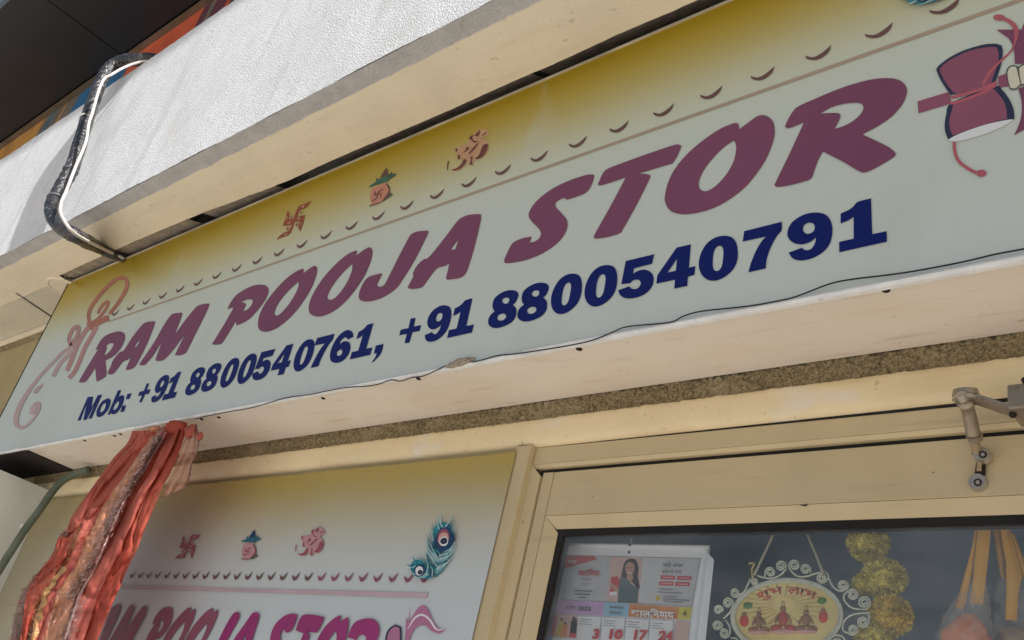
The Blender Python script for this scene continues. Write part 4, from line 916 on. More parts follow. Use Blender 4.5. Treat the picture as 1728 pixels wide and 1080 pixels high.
obj('page', [tl, tr, Vector((tr.x, YC, calz0)), Vector((tl.x, YC, calz0)), tl + Vector((0, .003, 0)), tr + Vector((0, .003, 0)), Vector((tr.x, YC + .003, calz0)), Vector((tl.x, YC + .003, calz0))], [(0, 3, 2, 1), (0, 1, 5, 4), (1, 2, 6, 5), (2, 3, 7, 6), (3, 0, 4, 7), (4, 5, 6, 7)], M['paper'], CL)
# curled right edge of the pad
cv = [P(*q4((1500, 235)), YC + .001), P(*q4((1522, 300)), YC - .006)]
obj('curled_sheet', [Vector((tr.x - .004, YC - .001, tr.z - .004)), Vector((tr.x + .004, YC - .007, tr.z - .012)), Vector((tr.x + .012, YC - .002, tr.z - .02)), Vector((tr.x - .004, YC - .001, calz0)), Vector((tr.x + .010, YC - .009, calz0)), Vector((tr.x + .022, YC - .003, calz0))], [(0, 3, 4, 1), (1, 4, 5, 2)], M['paper'], CL)
tube('metal_strip', [tl + Vector((-.001, -.002, -.002)), tr + Vector((.002, -.002, -.001))], .0032, M['c_wht'], CL, 8)
tube('hanging_string', [P(*q4((775, 215)), YC - .003), P(*q4((800, 90)), YC - .003), P(*q4((815, -80)), YC - .003)], .0008, M['c_wht'], CL, 6)
disc('hook', P(*q4((770, 212)), YC - .006), .0022, .003, M['c_blk'], CL); disc('punch_hole', P(*q4((763, 280)), YC - .0015), .0024, .0005, M['c_blk'], CL)
lay = [0]
def cprint(name, l, m_, sm=None):
    lay[0] += 1; y = YC - .0006 - .00004 * lay[0]
    pts = smooth_loop(l, sm, 4) if sm else l
    sheet(name, [cp(pts, y)], M['c_' + m_] if isinstance(m_, str) else m_, CL)
def cline(pts, w, m_, name='printed_text'):
    lay[0] += 1; y = YC - .0006 - .00004 * lay[0]
    L, R = stroke(pts, w, 3); v, f = ribbon_faces(L, R, lambda p: P(*q4(p), y)); obj(name, v, f, M['c_' + m_], CL)
cprint('advert_block', [(190, 305), (1418, 335), (1340, 775), (82, 708)], 'gry'); cprint('advert_block', [(194, 309), (1413, 339), (1336, 770), (87, 704)], M['paper2'])
cprint('red_flag', [(190, 310), (440, 312), (475, 345), (330, 385), (158, 430)], 'red')
cprint('photo', [(600, 325), (890, 332), (850, 745), (560, 728)], 'pch')
cprint('hair', [(770, 338), (825, 350), (850, 420), (845, 500), (862, 600), (840, 625), (800, 560), (735, 520), (690, 505), (705, 440), (725, 370)], 'blk', 60)
cprint('dress', [(680, 510), (740, 515), (780, 560), (835, 610), (855, 600), (840, 742), (660, 735), (668, 600)], 'grn', 50)
cprint('face', [(765, 372), (805, 385), (815, 430), (795, 480), (760, 492), (735, 460), (730, 410)], 'skin', 90)
cprint('neck', [(745, 485), (795, 480), (800, 520), (775, 545), (745, 525)], 'skin', 60)
cline([(750, 465), (768, 472), (785, 462)], 7, 'wht'); cline([(745, 422), (760, 418)], 6, 'blk'); cline([(780, 420), (797, 424)], 6, 'blk'); cline([(768, 430), (765, 448)], 4, 'pch')
cprint('product_box', [(600, 505), (665, 500), (680, 560), (655, 640), (585, 660), (600, 580)], 'red'); cprint('fingers', [(605, 560), (670, 600), (650, 640), (600, 610)], 'skin', 60); cprint('box_label', [(590, 640), (655, 638), (650, 668), (588, 672)], 'wht')
for (a, b) in ((1055, 490), (1205, 495), (1042, 545), (1190, 550)): cprint('red_tab', [(a, b), (a + 130, b + 4), (a + 124, b + 40), (a - 6, b + 36)], 'red')
for (a, b) in ((1070, 506), (1220, 512), (1060, 562), (1206, 568)): cline([(a, b), (a + 40, b + 3), (a + 95, b + 4)], 8, 'pch')
cprint('emblem', [(1005, 680), (1040, 675), (1050, 700), (1030, 725), (1008, 715)], 'ylw2', 60)
cprint('month_band', [(75, 716), (545, 734), (525, 860), (50, 834)], 'lil'); cprint('week_band', [(545, 734), (768, 750), (755, 866), (525, 860)], 'sky'); cprint('title_band', [(768, 750), (1225, 780), (1205, 890), (755, 866)], 'org'); cprint('number_band', [(1225, 780), (1338, 782), (1320, 895), (1205, 890)], 'yel')
cprint('side_band', [(1190, 905), (1318, 910), (1280, 1300), (1150, 1300)], 'pch')
for i in range(4):
    x0 = 303 + 219 * i; cprint('day_cell', [(x0, 862 + 12 * i), (x0 + 207, 872 + 12 * i), (x0 + 175, 1300), (x0 - 45, 1300)], 'wht')
    for q in range(3): cline([(x0 + 12 - 3 * q, 888 + 12 * i + 22 * q), (x0 + 60, 892 + 12 * i + 22 * q), (x0 + 120 - 22 * (q % 2), 896 + 12 * i + 22 * q)], 6, 'gry')
cprint('picture', [(52, 838), (298, 860), (285, 1065), (10, 1050)], 'pch'); cprint('picture_red', [(55, 842), (110, 848), (82, 1050), (15, 1046)], 'red'); cprint('figure', [(150, 885), (165, 920), (150, 1050), (85, 1045), (120, 930)], 'ylw2', 60); cprint('figure', [(185, 920), (205, 960), (190, 1055), (130, 1050), (150, 960)], 'org', 60); cprint('figure', [(255, 865), (290, 900), (280, 1020), (225, 1015), (235, 920)], 'blk', 60)
cprint('picture_red', [(220, 1015), (282, 1020), (278, 1060), (215, 1055)], 'red'); cprint('picture_foot', [(12, 1040), (70, 1045), (65, 1080), (5, 1075)], 'blu')
cprint('figure_head', [(140, 880), (158, 882), (160, 905), (142, 908)], 'blk', 90); cprint('figure_head', [(172, 915), (192, 918), (192, 940), (174, 940)], 'blk', 90)
# printed words and numbers (bundled fonts)
def words(txt, cr, px, size, m_, parent, y, width=None, name='printed_text', shear=0.0, bold=0.0, fontpx=None, arc=None):
    cu = bpy.data.curves.new(name, 'FONT'); cu.body = txt; cu.size = 1.0; cu.offset = bold; cu.resolution_u = 3
    o = bpy.data.objects.new(name, cu); COL.objects.link(o)
    dg = bpy.context.evaluated_depsgraph_get(); dg.update()
    me = bpy.data.meshes.new_from_object(o.evaluated_get(dg)); COL.objects.unlink(o); bpy.data.objects.remove(o)
    if not me.vertices: return None
    xs_ = [v.co.x for v in me.vertices]; w = max(xs_) - min(xs_); x0 = min(xs_)
    k = size; kx = (width / w) if width else size
    for v in me.vertices:
        a, b = (v.co.x - x0) * kx, v.co.y * k
        if arc: pa, pb = arc(a, b)
        else: pa, pb = px[0] + a * 1.0 + b * shear, px[1] + a * px[2] - b
        v.co = P(*cr((pa, pb)), y)
    me.materials.append(m_); me.update()
    return finish(bpy.data.objects.new(name, me), parent)
yt = YC - .0050
for t, x, yv in (('3', 432, 1062), ('10', 583, 1064), ('17', 808, 1070), ('24', 1030, 1078)):
    words(t, q4, (x - 5, yv + 2, .03), 118, M['c_red'], CL, yt, shear=.18, bold=.05, width=(58 if len(t) == 1 else 120 if t != '24' else 132))
words('अप्रैल'.replace('्', ''), q4, (182, 800, .03), 46, M['c_blk'], CL, yt, width=95)
words('2022', q4, (295, 808, .03), 52, M['c_blk'], CL, yt, shear=.2, width=118, bold=.02)
words('4', q4, (1245, 866, 0), 82, M['c_blk'], CL, yt, shear=.15)
words('कालनिर्णय'.replace('नि', 'िन').replace('र्ण', 'ण'), q4, (782, 862, .05), 84, M['c_wht'], CL, yt, width=395, bold=.03)
words('नया', q4, (205, 385, .0), 48, M['c_wht'], CL, yt, width=82)
words('खटमिल'.replace('मि', 'िम'), q4, (298, 488, .03), 64, M['c_red'], CL, yt, width=195, bold=.02)
words('काला', q4, (335, 540, .03), 34, M['c_gry'], CL, yt, width=80); words('जादूगर', q4, (325, 582, .03), 34, M['c_gry'], CL, yt, width=80)
words('कीड़े अनेक', q4, (1075, 412, .03), 44, M['c_blk'], CL, yt, width=180); words('इलाज एक', q4, (1065, 468, .03), 42, M['c_blk'], CL, yt, width=180)
for l in ([(265, 628), (350, 632), (432, 636)], [(270, 660), (340, 664), (410, 668)], [(300, 692), (340, 694), (375, 696)]): cline(l, 13, 'gry')
for l in ([(1030, 612), (1090, 616), (1165, 620)], [(1025, 640), (1130, 648), (1250, 652)], [(1070, 680), (1150, 684), (1200, 688)], [(1072, 702), (1200, 712), (1310, 720)], [(1075, 724), (1170, 732), (1250, 738)]): cline(l, 9, 'gry')
for l in ([(588, 778), (640, 782), (715, 788)], [(585, 826), (630, 830), (690, 834)]): cline(l, 16, 'gry')

# ------------------------------------------------------------------ oval plaque hanging in the door
YO = 1.182
OP = thing('hanging_plaque', 'oval metal plaque with curled wire border hanging behind the glass door', 'plaque', P(1330, 1060, YO))
q5 = crop(1180, 880, 5.4)
M['wirework'] = mat('pale_metal_wire', (.62, .63, .52), .35, .15, 60, .1, 90, .5, metal=.3)
M['gold'] = mat('plaque_gold', (.55, .44, .20), .4, .2, 20, .1, 60, .5, metal=.3)
M['oval'] = mat('plaque_cream', (.74, .60, .26), .45, .18, 12)
def ov(a, b, t): return (798 + a * math.cos(t), 862 + b * math.sin(t) - 18 * math.cos(t) * .6)
def oval_sheet(name, a, b, y, m_, th):
    n = 64; F_ = [P(*q5(ov(a, b, 2 * math.pi * k / n)), y) for k in range(n)]; B_ = [v + Vector((0, th, 0)) for v in F_]
    obj(name, F_ + B_, [tuple(range(n))] + [tuple(range(2 * n - 1, n - 1, -1))] + [(k, n + k, n + (k + 1) % n, (k + 1) % n) for k in range(n)], m_, OP)
oval_sheet('rim_plate', 512, 348, YO, M['gold'], .004); oval_sheet('picture_oval', 478, 312, YO - .0012, M['oval'], .001)
def ctube(name, pts, w, m_, y=YO - .003, n=4, seg=6, rad=None): return tube(name, [P(*q5(p), y) for p in pts], w / 5.4 * .00068, m_, OP, seg, n, rad)
for ph in (0, 1, 2):
    ctube('braided_rim', [ov(497 + 13 * math.sin(t * 60 + ph * 2.1), 332 + 13 * math.sin(t * 60 + ph * 2.1), t) for t in [2 * math.pi * k / 480 for k in range(481)]], 9, M['wirework'], n=1, seg=5)
ctube('picture_edge', [ov(476, 310, 2 * math.pi * k / 80) for k in range(81)], 7, M['wirework'], n=1)
def spiral(cx, cy, r, a0, turns, sgn): return [(cx + r * (1 - .82 * k / 26) * math.cos(a0 + sgn * turns * 2 * math.pi * k / 26), cy + r * (1 - .82 * k / 26) * math.sin(a0 + sgn * turns * 2 * math.pi * k / 26)) for k in range(27)]
def scroll(c, r, tail, sgn, turns=2.1):
    t = tail[-1]; a0 = math.atan2(t[1] - c[1], t[0] - c[0])
    ctube('wire_scroll', tail + spiral(c[0], c[1], r, a0, turns, sgn), 11, M['wirework'], n=2, seg=6)
SC = [((745, 405), 50, [(520, 490), (600, 515), (680, 515), (750, 480), (792, 430)], -1), ((648, 462), 48, [(600, 505), (598, 480)], 1), ((868, 398), 52, [(1120, 455), (1040, 480), (950, 505), (880, 490), (830, 440)], 1), ((968, 435), 48, [(1012, 465), (1014, 450)], -1),
      ((328, 648), 44, [(468, 520), (440, 580), (410, 640), (368, 668)], 1), ((505, 545), 30, [(470, 520), (475, 545)], -1), ((262, 742), 48, [(220, 885), (270, 840), (302, 780), (305, 750)], -1), ((175, 805), 42, [(212, 820), (215, 810)], -1),
      ((165, 950), 46, [(205, 985), (208, 965)], -1), ((232, 1015), 46, [(240, 900), (275, 950), (283, 1000), (275, 1030)], 1), ((1118, 512), 48, [(1110, 445), (1160, 460), (1180, 510), (1165, 530)], 1), ((1310, 585), 50, [(1165, 465), (1188, 530), (1215, 590), (1260, 625), (1300, 632), (1350, 615)], -1),
      ((1398, 668), 52, [(1470, 800), (1400, 790), (1335, 740), (1315, 680), (1350, 640)], 1), ((1502, 738), 58, [(1470, 800), (1520, 798), (1555, 765)], -1), ((1398, 985), 50, [(1560, 835), (1470, 835), (1370, 860), (1315, 920), (1310, 990), (1350, 1015)], -1), ((1492, 912), 56, [(1535, 838), (1552, 880)], 1),
      ((300, 1130), 50, [(285, 1060), (340, 1065), (355, 1100)], 1), ((1260, 1110), 60, [(1180, 1080), (1240, 1035), (1310, 1050), (1325, 1090)], 1)]
for s_ in SC: scroll(*s_)
# hanging rods, clasp
for l in ([(500, 490), (600, 280), (712, 40), (740, -20)], [(1135, 485), (1050, 270), (950, 45), (920, -20)]): ctube('hanging_rod', l, 15, mat('rod_tan', (.42, .38, .30), .5, .1, 30), y=YO - .006)
tube('clasp', [P(*q5((455, 380)), YO - .004), P(*q5((500, 385)), YO - .006), P(*q5((480, 440)), YO - .004), P(*q5((490, 520)), YO - .004)], .0016, M['gold'], OP, 6)
# rays, words, jars and three seated figures
M['ray'] = mat('ray_print', (.52, .38, .12), .45, .1, 20); M['fig_a'] = mat('figure_brown', (.30, .16, .09), .5, .3, 60, .4, 120); M['fig_b'] = mat('figure_red', (.42, .08, .06), .5, .25, 60, .3, 120); M['o_red'] = mat('plaque_red', (.55, .06, .04), .45, .1, 20); M['o_grn'] = mat('plaque_green', (.10, .22, .05), .45, .15, 20)
for k in range(24):
    t = 2 * math.pi * k / 24 + .1; a = (765, 760); r0, r1 = 95, 300
    L = [Vector((a[0] + r0 * math.cos(t), a[1] + r0 * .8 * math.sin(t))), Vector((a[0] + r1 * math.cos(t + .03) * 1.25, a[1] + r1 * .62 * math.sin(t + .03)))]; R_ = [L[0] + Vector((5, 5)), Vector((a[0] + r1 * math.cos(t - .03) * 1.25, a[1] + r1 * .62 * math.sin(t - .03)))]
    v, f = ribbon_faces(L, R_, lambda p: P(*q5(p), YO - .0016)); obj('ray', v, f, M['ray'], OP)
def relief(name, cx, cy, a, b, m_, dep=.003, rot=0):
    bm = bmesh.new(); bmesh.ops.create_uvsphere(bm, u_segments=14, v_segments=8, radius=1)
    for v in bm.verts:
        x, z = v.co.x * a, v.co.z * b; v.co = P(*q5((cx + x * math.cos(rot) - z * math.sin(rot), cy - x * math.sin(rot) - z * math.cos(rot))), YO - .0014) + Vector((0, v.co.y * dep, 0))
    bobj(name, bm, m_, OP, True)
def figure(cx, cy, s, robe):
    relief('figure_head', cx, cy - 120 * s, 26 * s, 34 * s, M['fig_a']); relief('figure_crown', cx, cy - 165 * s, 17 * s, 30 * s, M['gold']); relief('figure_body', cx, cy - 40 * s, 42 * s, 66 * s, robe, .004)
    for q in (-1, 1):
        relief('figure_arm', cx + q * 52 * s, cy - 40 * s, 13 * s, 48 * s, M['fig_a'], .003, q * .45); relief('figure_knee', cx + q * 62 * s, cy + 40 * s, 55 * s, 24 * s, robe, .004, -q * .15)
    relief('figure_seat', cx, cy + 75 * s, 120 * s, 24 * s, M['pink'], .003)
figure(765, 925, 1.05, M['fig_b']); figure(545, 945, .85, M['fig_a']); figure(975, 935, .9, M['fig_a'])
for cx, cy in ((410, 905), (1130, 870)):
    relief('jar', cx, cy, 42, 55, M['o_red']); relief('jar_lid', cx, cy - 58, 24, 20, M['fig_a'])
for cx, cy in ((445, 765), (1118, 722)): relief('coconut_print', cx, cy, 44, 32, M['o_grn'], .002)
def arcw(cxa): 
    def f(a, b):
        t = math.radians(cxa + a * .098); r = 560 - 0 + b
        return 800 + r * math.sin(t) * 1.0, 1215 - r * math.cos(t) + 0
    return f
words('शुभ', q5, None, 100, M['o_red'], OP, YO - .0022, width=235, bold=.012, arc=arcw(-27), name='printed_word')
words('लाभ', q5, None, 100, M['o_red'], OP, YO - .0022, width=265, bold=.012, arc=arcw(0.5), name='printed_word')

# ------------------------------------------------------------------ marigold garland
YM = 1.205
MG = thing('marigold_garland', 'dull yellow marigold garland of round flower heads behind the glass door', 'garland', P(1480, 1080, YM))
M['petal'] = mat('marigold_petal', (.70, .61, .17), .7, .35, 90); M['petal2'] = mat('marigold_petal_orange', (.76, .57, .11), .7, .35, 90)
M['petal_dark'] = mat('marigold_shade', (.34, .25, .05), .8, .3, 60)
def flower(cx, cy, rpx, m_, sq=1.0, seed=0):
    rnd = random.Random(seed); c = P(1152 + cx / 3, 720 + cy / 3, YM); r = rpx / 3 * .00072
    V = []; F = []
    for k in range(2200):
        z = rnd.uniform(-1, 1); t = rnd.uniform(0, 2 * math.pi); s = math.sqrt(1 - z * z); d = Vector((s * math.cos(t), s * math.sin(t), z))
        rr = r * rnd.uniform(.72, .92); w = r * rnd.uniform(.13, .22); up = d.orthogonal().normalized(); up.rotate(Matrix.Rotation(rnd.uniform(0, 6.28), 3, d)); sd = d.cross(up)
        p = c + Vector((d.x, d.y * .8, d.z * sq)) * rr; tip = d * w * .9
        i = len(V); tip = d * w + up * w * rnd.uniform(0, .5); V += [p - tip * .4, p + sd * w * .34 + tip * .35, p + tip, p - sd * w * .34 + tip * .35]; F.append((i, i + 1, i + 2, i + 3))
    o = obj('flower_head', V, F, m_, MG)
    bm = bmesh.new(); bmesh.ops.create_icosphere(bm, subdivisions=2, radius=r * .76); bmesh.ops.translate(bm, vec=c, verts=bm.verts); bobj('flower_core', bm, m_, o)
for i, f_ in enumerate([(938, 590, 112, 'petal', .92), (920, 800, 70, 'petal', .9), (1020, 765, 118, 'petal', .88), (1052, 955, 112, 'petal2', .95), (975, 1075, 105, 'petal', .9), (1040, 1190, 115, 'petal2', .9), (985, 1330, 112, 'petal', .9)]): flower(f_[0], f_[1], f_[2], M[f_[3]], f_[4], i)
tube('thread', [P(1152 + 935 / 3, 720 + 380 / 3, YM), P(1152 + 940 / 3, 720 + 560 / 3, YM), P(1152 + 1020 / 3, 720 + 765 / 3, YM), P(1152 + 1050 / 3, 720 + 960 / 3, YM), P(1152 + 985 / 3, 720 + 1330 / 3, YM)], .001, M['petal'], MG, 6)

# ------------------------------------------------------------------ two ribbon-tied plastic bags
M['ribbon'] = mat('orange_ribbon', (.78, .42, .09), .5, .15, 14, .1, 60); M['salmon'] = mat('salmon_cloth', (.88, .30, .14), .8, .25, 40, .4, 90)
M['plastic'] = film_mat('clear_plastic', (.80, .70, .66), .80)
q6 = crop(1440, 880, 5.4)
def strip(name, L, R_, y, m_, parent, bow=.004):
    n = len(L); V = []; F = []
    for i in range(n):
        a, b = P(*q6(L[i]), y), P(*q6(R_[i]), y)
        for s in (0, .33, .67, 1): V.append(a.lerp(b, s) + Vector((0, -bow * math.sin(s * math.pi), 0)))
    for i in range(n - 1):
        for s in range(3): F.append((i * 4 + s, (i + 1) * 4 + s, (i + 1) * 4 + s + 1, i * 4 + s + 1))
    return obj(name, V, F, m_, parent, True)
def sack(name, rows, y, m_, parent, depth, wr=0.0, seed=0):
    n = 28; V = []; F = []
    for j, (xl, xr, yy) in enumerate(rows):
        a, b = P(*q6((xl, yy)), y), P(*q6((xr, yy)), y); c = (a + b) / 2; hw = (b.x - a.x) / 2
        for k in range(n):
            t = 2 * math.pi * k / n; rr = 1 + wr * noise.noise((math.cos(t) * 3, math.sin(t) * 3, j * .7 + seed)) 
            V.append(Vector((c.x + hw * rr * math.cos(t), c.y + depth * hw * rr * math.sin(t), c.z)))
    for j in range(len(rows) - 1):
        for k in range(n): F.append((j * n + k, (j + 1) * n + k, (j + 1) * n + (k + 1) % n, j * n + (k + 1) % n))
    return obj(name, V, F, m_, parent, True)
def rows_i(rows, n=4):
    out = []
    for a, b in zip(rows, rows[1:]):
        for k in range(n): out.append(tuple(a[q] + (b[q] - a[q]) * k / n for q in range(3)))
    return out + [rows[-1]]
YG = 1.21
G1 = thing('ribbon_bag', 'clear plastic bag with salmon cloth hanging from orange ribbons beside the garland', 'bag', P(1640, 1080, YG), 'ribbon bags behind the glass')
strip('ribbon', [(1125, -60), (1090, 200), (1030, 420), (945, 720), (930, 800)], [(1175, -60), (1120, 200), (1090, 420), (1030, 720), (1000, 800)], YG, M['ribbon'], G1)
strip('ribbon', [(1150, -60), (1128, 120), (1105, 350), (1080, 620), (1060, 760)], [(1262, -60), (1252, 120), (1228, 350), (1200, 580), (1180, 760)], YG - .004, M['ribbon'], G1)
sack('plastic_bag', rows_i([(1075, 1205, 545), (1000, 1225, 640), (900, 1240, 740), (830, 1250, 860), (775, 1265, 980), (740, 1285, 1100), (700, 1310, 1300), (720, 1300, 1450)]), YG, M['plastic'], G1, .45, .16, 1)
sack('cloth_bundle', rows_i([(980, 1110, 850), (890, 1180, 920), (815, 1235, 1010), (780, 1265, 1120), (740, 1290, 1300), (760, 1270, 1440)]), YG, M['salmon'], G1, .4, .2, 4)
G2 = thing('ribbon_bag', 'second plastic bag with two ribbons at the right edge of the glass door', 'bag', P(1730, 1080, YG), 'ribbon bags behind the glass')
strip('ribbon', [(1255, -60), (1275, 120), (1310, 330), (1345, 520)], [(1335, -60), (1345, 120), (1375, 330), (1395, 520)], YG + .012, mat('dull_ribbon', (.60, .36, .14), .6, .2, 14), G2)
strip('ribbon', [(1320, -60), (1350, 150), (1390, 380), (1395, 620), (1385, 900)], [(1385, -60), (1450, 150), (1540, 480), (1500, 680), (1490, 910)], YG + .004, M['ribbon'], G2)
strip('ribbon', [(1440, 120), (1520, 430), (1600, 700), (1640, 900)], [(1470, 120), (1590, 430), (1720, 700), (1760, 900)], YG + .008, M['ribbon'], G2)
sack('plastic_bag', rows_i([(1330, 1560, 500), (1290, 1640, 700), (1270, 1720, 900), (1290, 1780, 1150), (1320, 1800, 1400)]), YG + .02, M['plastic'], G2, .4, .16, 7)
M['mix'] = mat('mixed_packets', (.40, .14, .24), .7, .4, 26, .3, 60, col2=(.35, .36, .14))
sack('packet_bundle', rows_i([(1340, 1560, 960), (1310, 1700, 1050), (1320, 1740, 1200), (1340, 1740, 1380)]), YG + .02, M['mix'], G2, .36, .25, 9)

# ------------------------------------------------------------------ insulated pipe and white cable over the beam
zt = ZPAR
def pp(px, py, y): return P(px, py, y)
pth = [PZ(285, 92, zt + .03), PZ(256, 100, zt + .035), pp(232, 101, .742), pp(205, 103, .722), pp(185, 115, .706), pp(170, 138, .698), pp(158, 170, .697), pp(149, 195, .697), pp(140, 225, .697), pp(131, 255, .696), pp(122, 283, .694), pp(110, 305, .690), pp(96, 330, .684), pp(88, 352, .68), pp(93, 372, .685), pp(110, 388, .705), pp(132, 400, .745), PZ(165, 417, 2.782), PZ(192, 430, 2.796), PZ(211, 436, 2.815), PZ(215, 437, 2.85)]
pth[0].y = .86; pth[0].z = zt + .03
PI = thing('insulated_pipe', 'tape wrapped insulated pipe bent over the white balcony beam', 'pipe', pth[8])
prad = lambda t: 1 + .10 * noise.noise((t * 26, 0, 0)) + .08 * noise.noise((t * 70, 3, 0)) - 2.6 * max(0, t - .80)
tube('pipe_run', pth, .0212, M['tape'], PI, 18, 8, prad)
for px, py, yy, a, b in ((146, 202, .697, (149, 195), (140, 225)), (119, 288, .693, (122, 283), (110, 305)), (93, 336, .682, (96, 330), (88, 352))):
    c = P(px, py, yy); d = (P(*b, yy) - P(*a, yy)).normalized()
    disc('tie_band', c, .0234, .008, M['tie'] if px < 130 else M['cable'], PI, d, 20, 0)
wc = [PZ(270, 101, zt + .012), PZ(252, 104, zt + .014), pp(228, 107, .735), pp(205, 116, .705), pp(188, 126, .682), pp(176, 133, .670), pp(167, 152, .668), pp(161, 172, .668), pp(155, 193, .669), pp(150, 208, .670), pp(146, 235, .674), pp(139, 255, .676), pp(129, 278, .677), pp(121, 298, .675), pp(112, 322, .670), pp(104, 340, .664), pp(102, 358, .662), pp(110, 375, .668), pp(124, 392, .70), pp(150, 408, .78), PZ(185, 425, 2.785), PZ(208, 435.5, 2.802), PZ(215, 438, 2.83)]
wc[0].y = .84
tag(tube('white_cable', wc, .0044, M['cable'], None, 10, 6), 'white cable tied along the tape wrapped pipe', 'cable')

# ------------------------------------------------------------------ green-grey conduit at the lower left
cd = [P(150, 792, 1.09), P(126, 800, 1.075), P(105, 812, 1.06), P(88, 830, 1.05), P(66, 862, 1.04), P(45, 890, 1.035), P(22, 925, 1.03), P(-5, 968, 1.03), P(-60, 1060, 1.03), P(-150, 1250, 1.03)]
CDT = thing('conduit', 'green grey plastic conduit curving down the wall left of the red cloth', 'conduit', cd[-1])
tube('conduit_run', cd, .0105, M['conduit'], CDT, 14, 6)
dcl = (cd[6] - cd[4]).normalized(); disc('wall_clip', P(41, 889, 1.034), .0125, .014, M['clip'], CDT, dcl, 18, 0)

# ------------------------------------------------------------------ red festive cloth hanging from the sign
M['redcloth'] = mat('red_chiffon', (.44, .082, .055), .9, .25, 12, .4, 500, .12)
blemish(M['redcloth'], 18, .50, .70, (.56, .17, .115), .7, (1, 1, .3))
M['redcloth2'] = mat('coral_chiffon', (.54, .155, .118), .9, .2, 12, .4, 500, .12)
blemish(M['redcloth2'], 15, .50, .72, (.44, .085, .06), .7, (1, 1, .3))
sheer(M['redcloth'], .35); sheer(M['redcloth2'], .35)
M['tinsel'] = mat('gold_brown_tinsel', (.44, .19, .10), .5, .5, 45, .8, 160, .5, metal=.15)
M['silver'] = mat('silver_ribbon', (.55, .36, .33), .35, .3, 60, .5, 140, .6, metal=.25)
M['shag'] = mat('brown_fringe', (.20, .095, .07), .4, .55, 140, .8, 200, .6, metal=.3)
M['goldlace'] = mat('gold_lace', (.44, .24, .10), .4, .5, 120, .8, 220, .6, metal=.35)
M['gauze'] = film_mat('gauze', (.52, .24, .16), .42, .6)
FC = thing('red_cloth', 'faded red cloth with tinsel bands hanging from the left end of the sign', 'cloth', P(270, 722, .95))
LE = [(225, 722), (215, 747), (193, 771), (169, 804), (150, 830), (122, 870), (113, 890), (101, 905), (89, 935), (56, 976), (35, 1005), (25, 1041), (18, 1080), (5, 1130), (-15, 1190)]
RE = [(318, 718), (312, 735), (303, 762), (289, 796), (275, 821), (262, 852), (245, 892), (231, 928), (214, 963), (203, 990), (192, 1013), (181, 1040), (165, 1080), (145, 1130), (120, 1190)]
def interp(A, t):
    q = t * (len(A) - 1); k = min(int(q), len(A) - 2); f = q - k; a = A[k - 1] if k else A[k]; d = A[k + 2] if k + 2 < len(A) else A[k + 1]
    return Vector((cat_rom(a[0], A[k][0], A[k + 1][0], d[0], f), cat_rom(a[1], A[k][1], A[k + 1][1], d[1], f)))
def fold(s, t):                                     # depth of the pleats, metres towards the camera
    def val(x, y, z): return (1 - min(1, 3.0 * abs(noise.noise((x, y, z))))) ** 3      # narrow crease
    u = s + .16 * t + .10 * noise.noise((t * 3, 3, s * 2)) + .04 * noise.noise((t * 9, 8, s * 3))
    return .014 * (.6 + noise.noise((u * 2.4, t * 1.3, 0))) + .007 * noise.noise((u * 5, t * 4.5, 6)) - .011 * val(u * 2.3, t * 1.1, 5) - .006 * val(u * 4.4, t * 3.0, 2) - .0025 * val(u * 8, t * 8, 7) + .003 * noise.noise((u * 11, t * 22, 4)) + .0012 * noise.noise((u * 26, t * 60, 1))
def cloth(name, s0, s1, t0, t1, m_, off=0.0, ns=36, nt=110, amp=1.0, parent=FC, ragged=0.0, sA=None, sB=None):
    V = []; F = []
    for j in range(nt + 1):
        t = t0 + (t1 - t0) * j / nt; L, R_ = interp(LE, t), interp(RE, t)
        a = sA(t) if sA else s0; b = sB(t) if sB else s1
        for i in range(ns + 1):
            s = a + (b - a) * i / ns
            if ragged and i in (0, ns): s += ragged * noise.noise((t * 40, i, 3))
            p = L.lerp(R_, s); V.append(P(p.x, p.y, .954 - off - amp * fold(s, t)))
    for j in range(nt):
        for i in range(ns):
            k = j * (ns + 1) + i; F.append((k, k + ns + 1, k + ns + 2, k + 1))
    return obj(name, V, F, m_, parent, True)
sw = lambda a, k, ph: (lambda t: a + k * math.sin(t * 7 + ph) * .5)
cloth('red_fold', 0, .50, .02, 1, M['redcloth2'], 0, sB=sw(.47, .06, 1))
cloth('red_fold', .45, 1.0, 0, 1, M['redcloth'], .004, ns=60, sA=sw(.50, .05, 2))
cloth('coral_fold', .70, .86, .01, 1, M['redcloth2'], .012, ns=14, sA=sw(.66, .08, 0), sB=sw(.82, .06, 1))
cloth('coral_fold', .16, .34, .34, .93, M['redcloth2'], .010, ns=14, sA=sw(.22, .10, 2.6), sB=sw(.36, .08, 2.2))
cloth('tinsel_band', .40, .58, .05, .86, M['tinsel'], .012, ns=16, nt=160, ragged=.02, sA=sw(.36, .06, 2), sB=sw(.56, .05, 2))
cloth('silver_ribbon', .57, .63, .04, 1.0, M['silver'], .018, ns=5, ragged=.012, sA=sw(.588, .05, 2), sB=sw(.612, .05, 2))
cloth('dark_tinsel', .0, .16, .46, 1, M['shag'], .008, ns=14, ragged=.05, sB=lambda t: .03 + .22 * max(0, min(1, (t - .42) * 3)))
cloth('red_fold', .02, .20, .50, 1, M['redcloth'], .013, ns=12, sA=lambda t: .05 + .06 * math.sin(t * 9), sB=lambda t: .17 + .05 * math.sin(t * 11))
cloth('gold_lace', .22, .27, .60, 1, M['goldlace'], .016, ns=5, ragged=.03, sA=sw(.20, .06, 2.4), sB=sw(.26, .06, 2.4))
cloth('dark_tinsel', .62, .74, .72, 1, M['shag'], .012, ns=10, ragged=.05, sA=lambda t: .60 + .05 * math.sin(t * 12), sB=lambda t: .60 + .22 * max(0, (t - .70)))
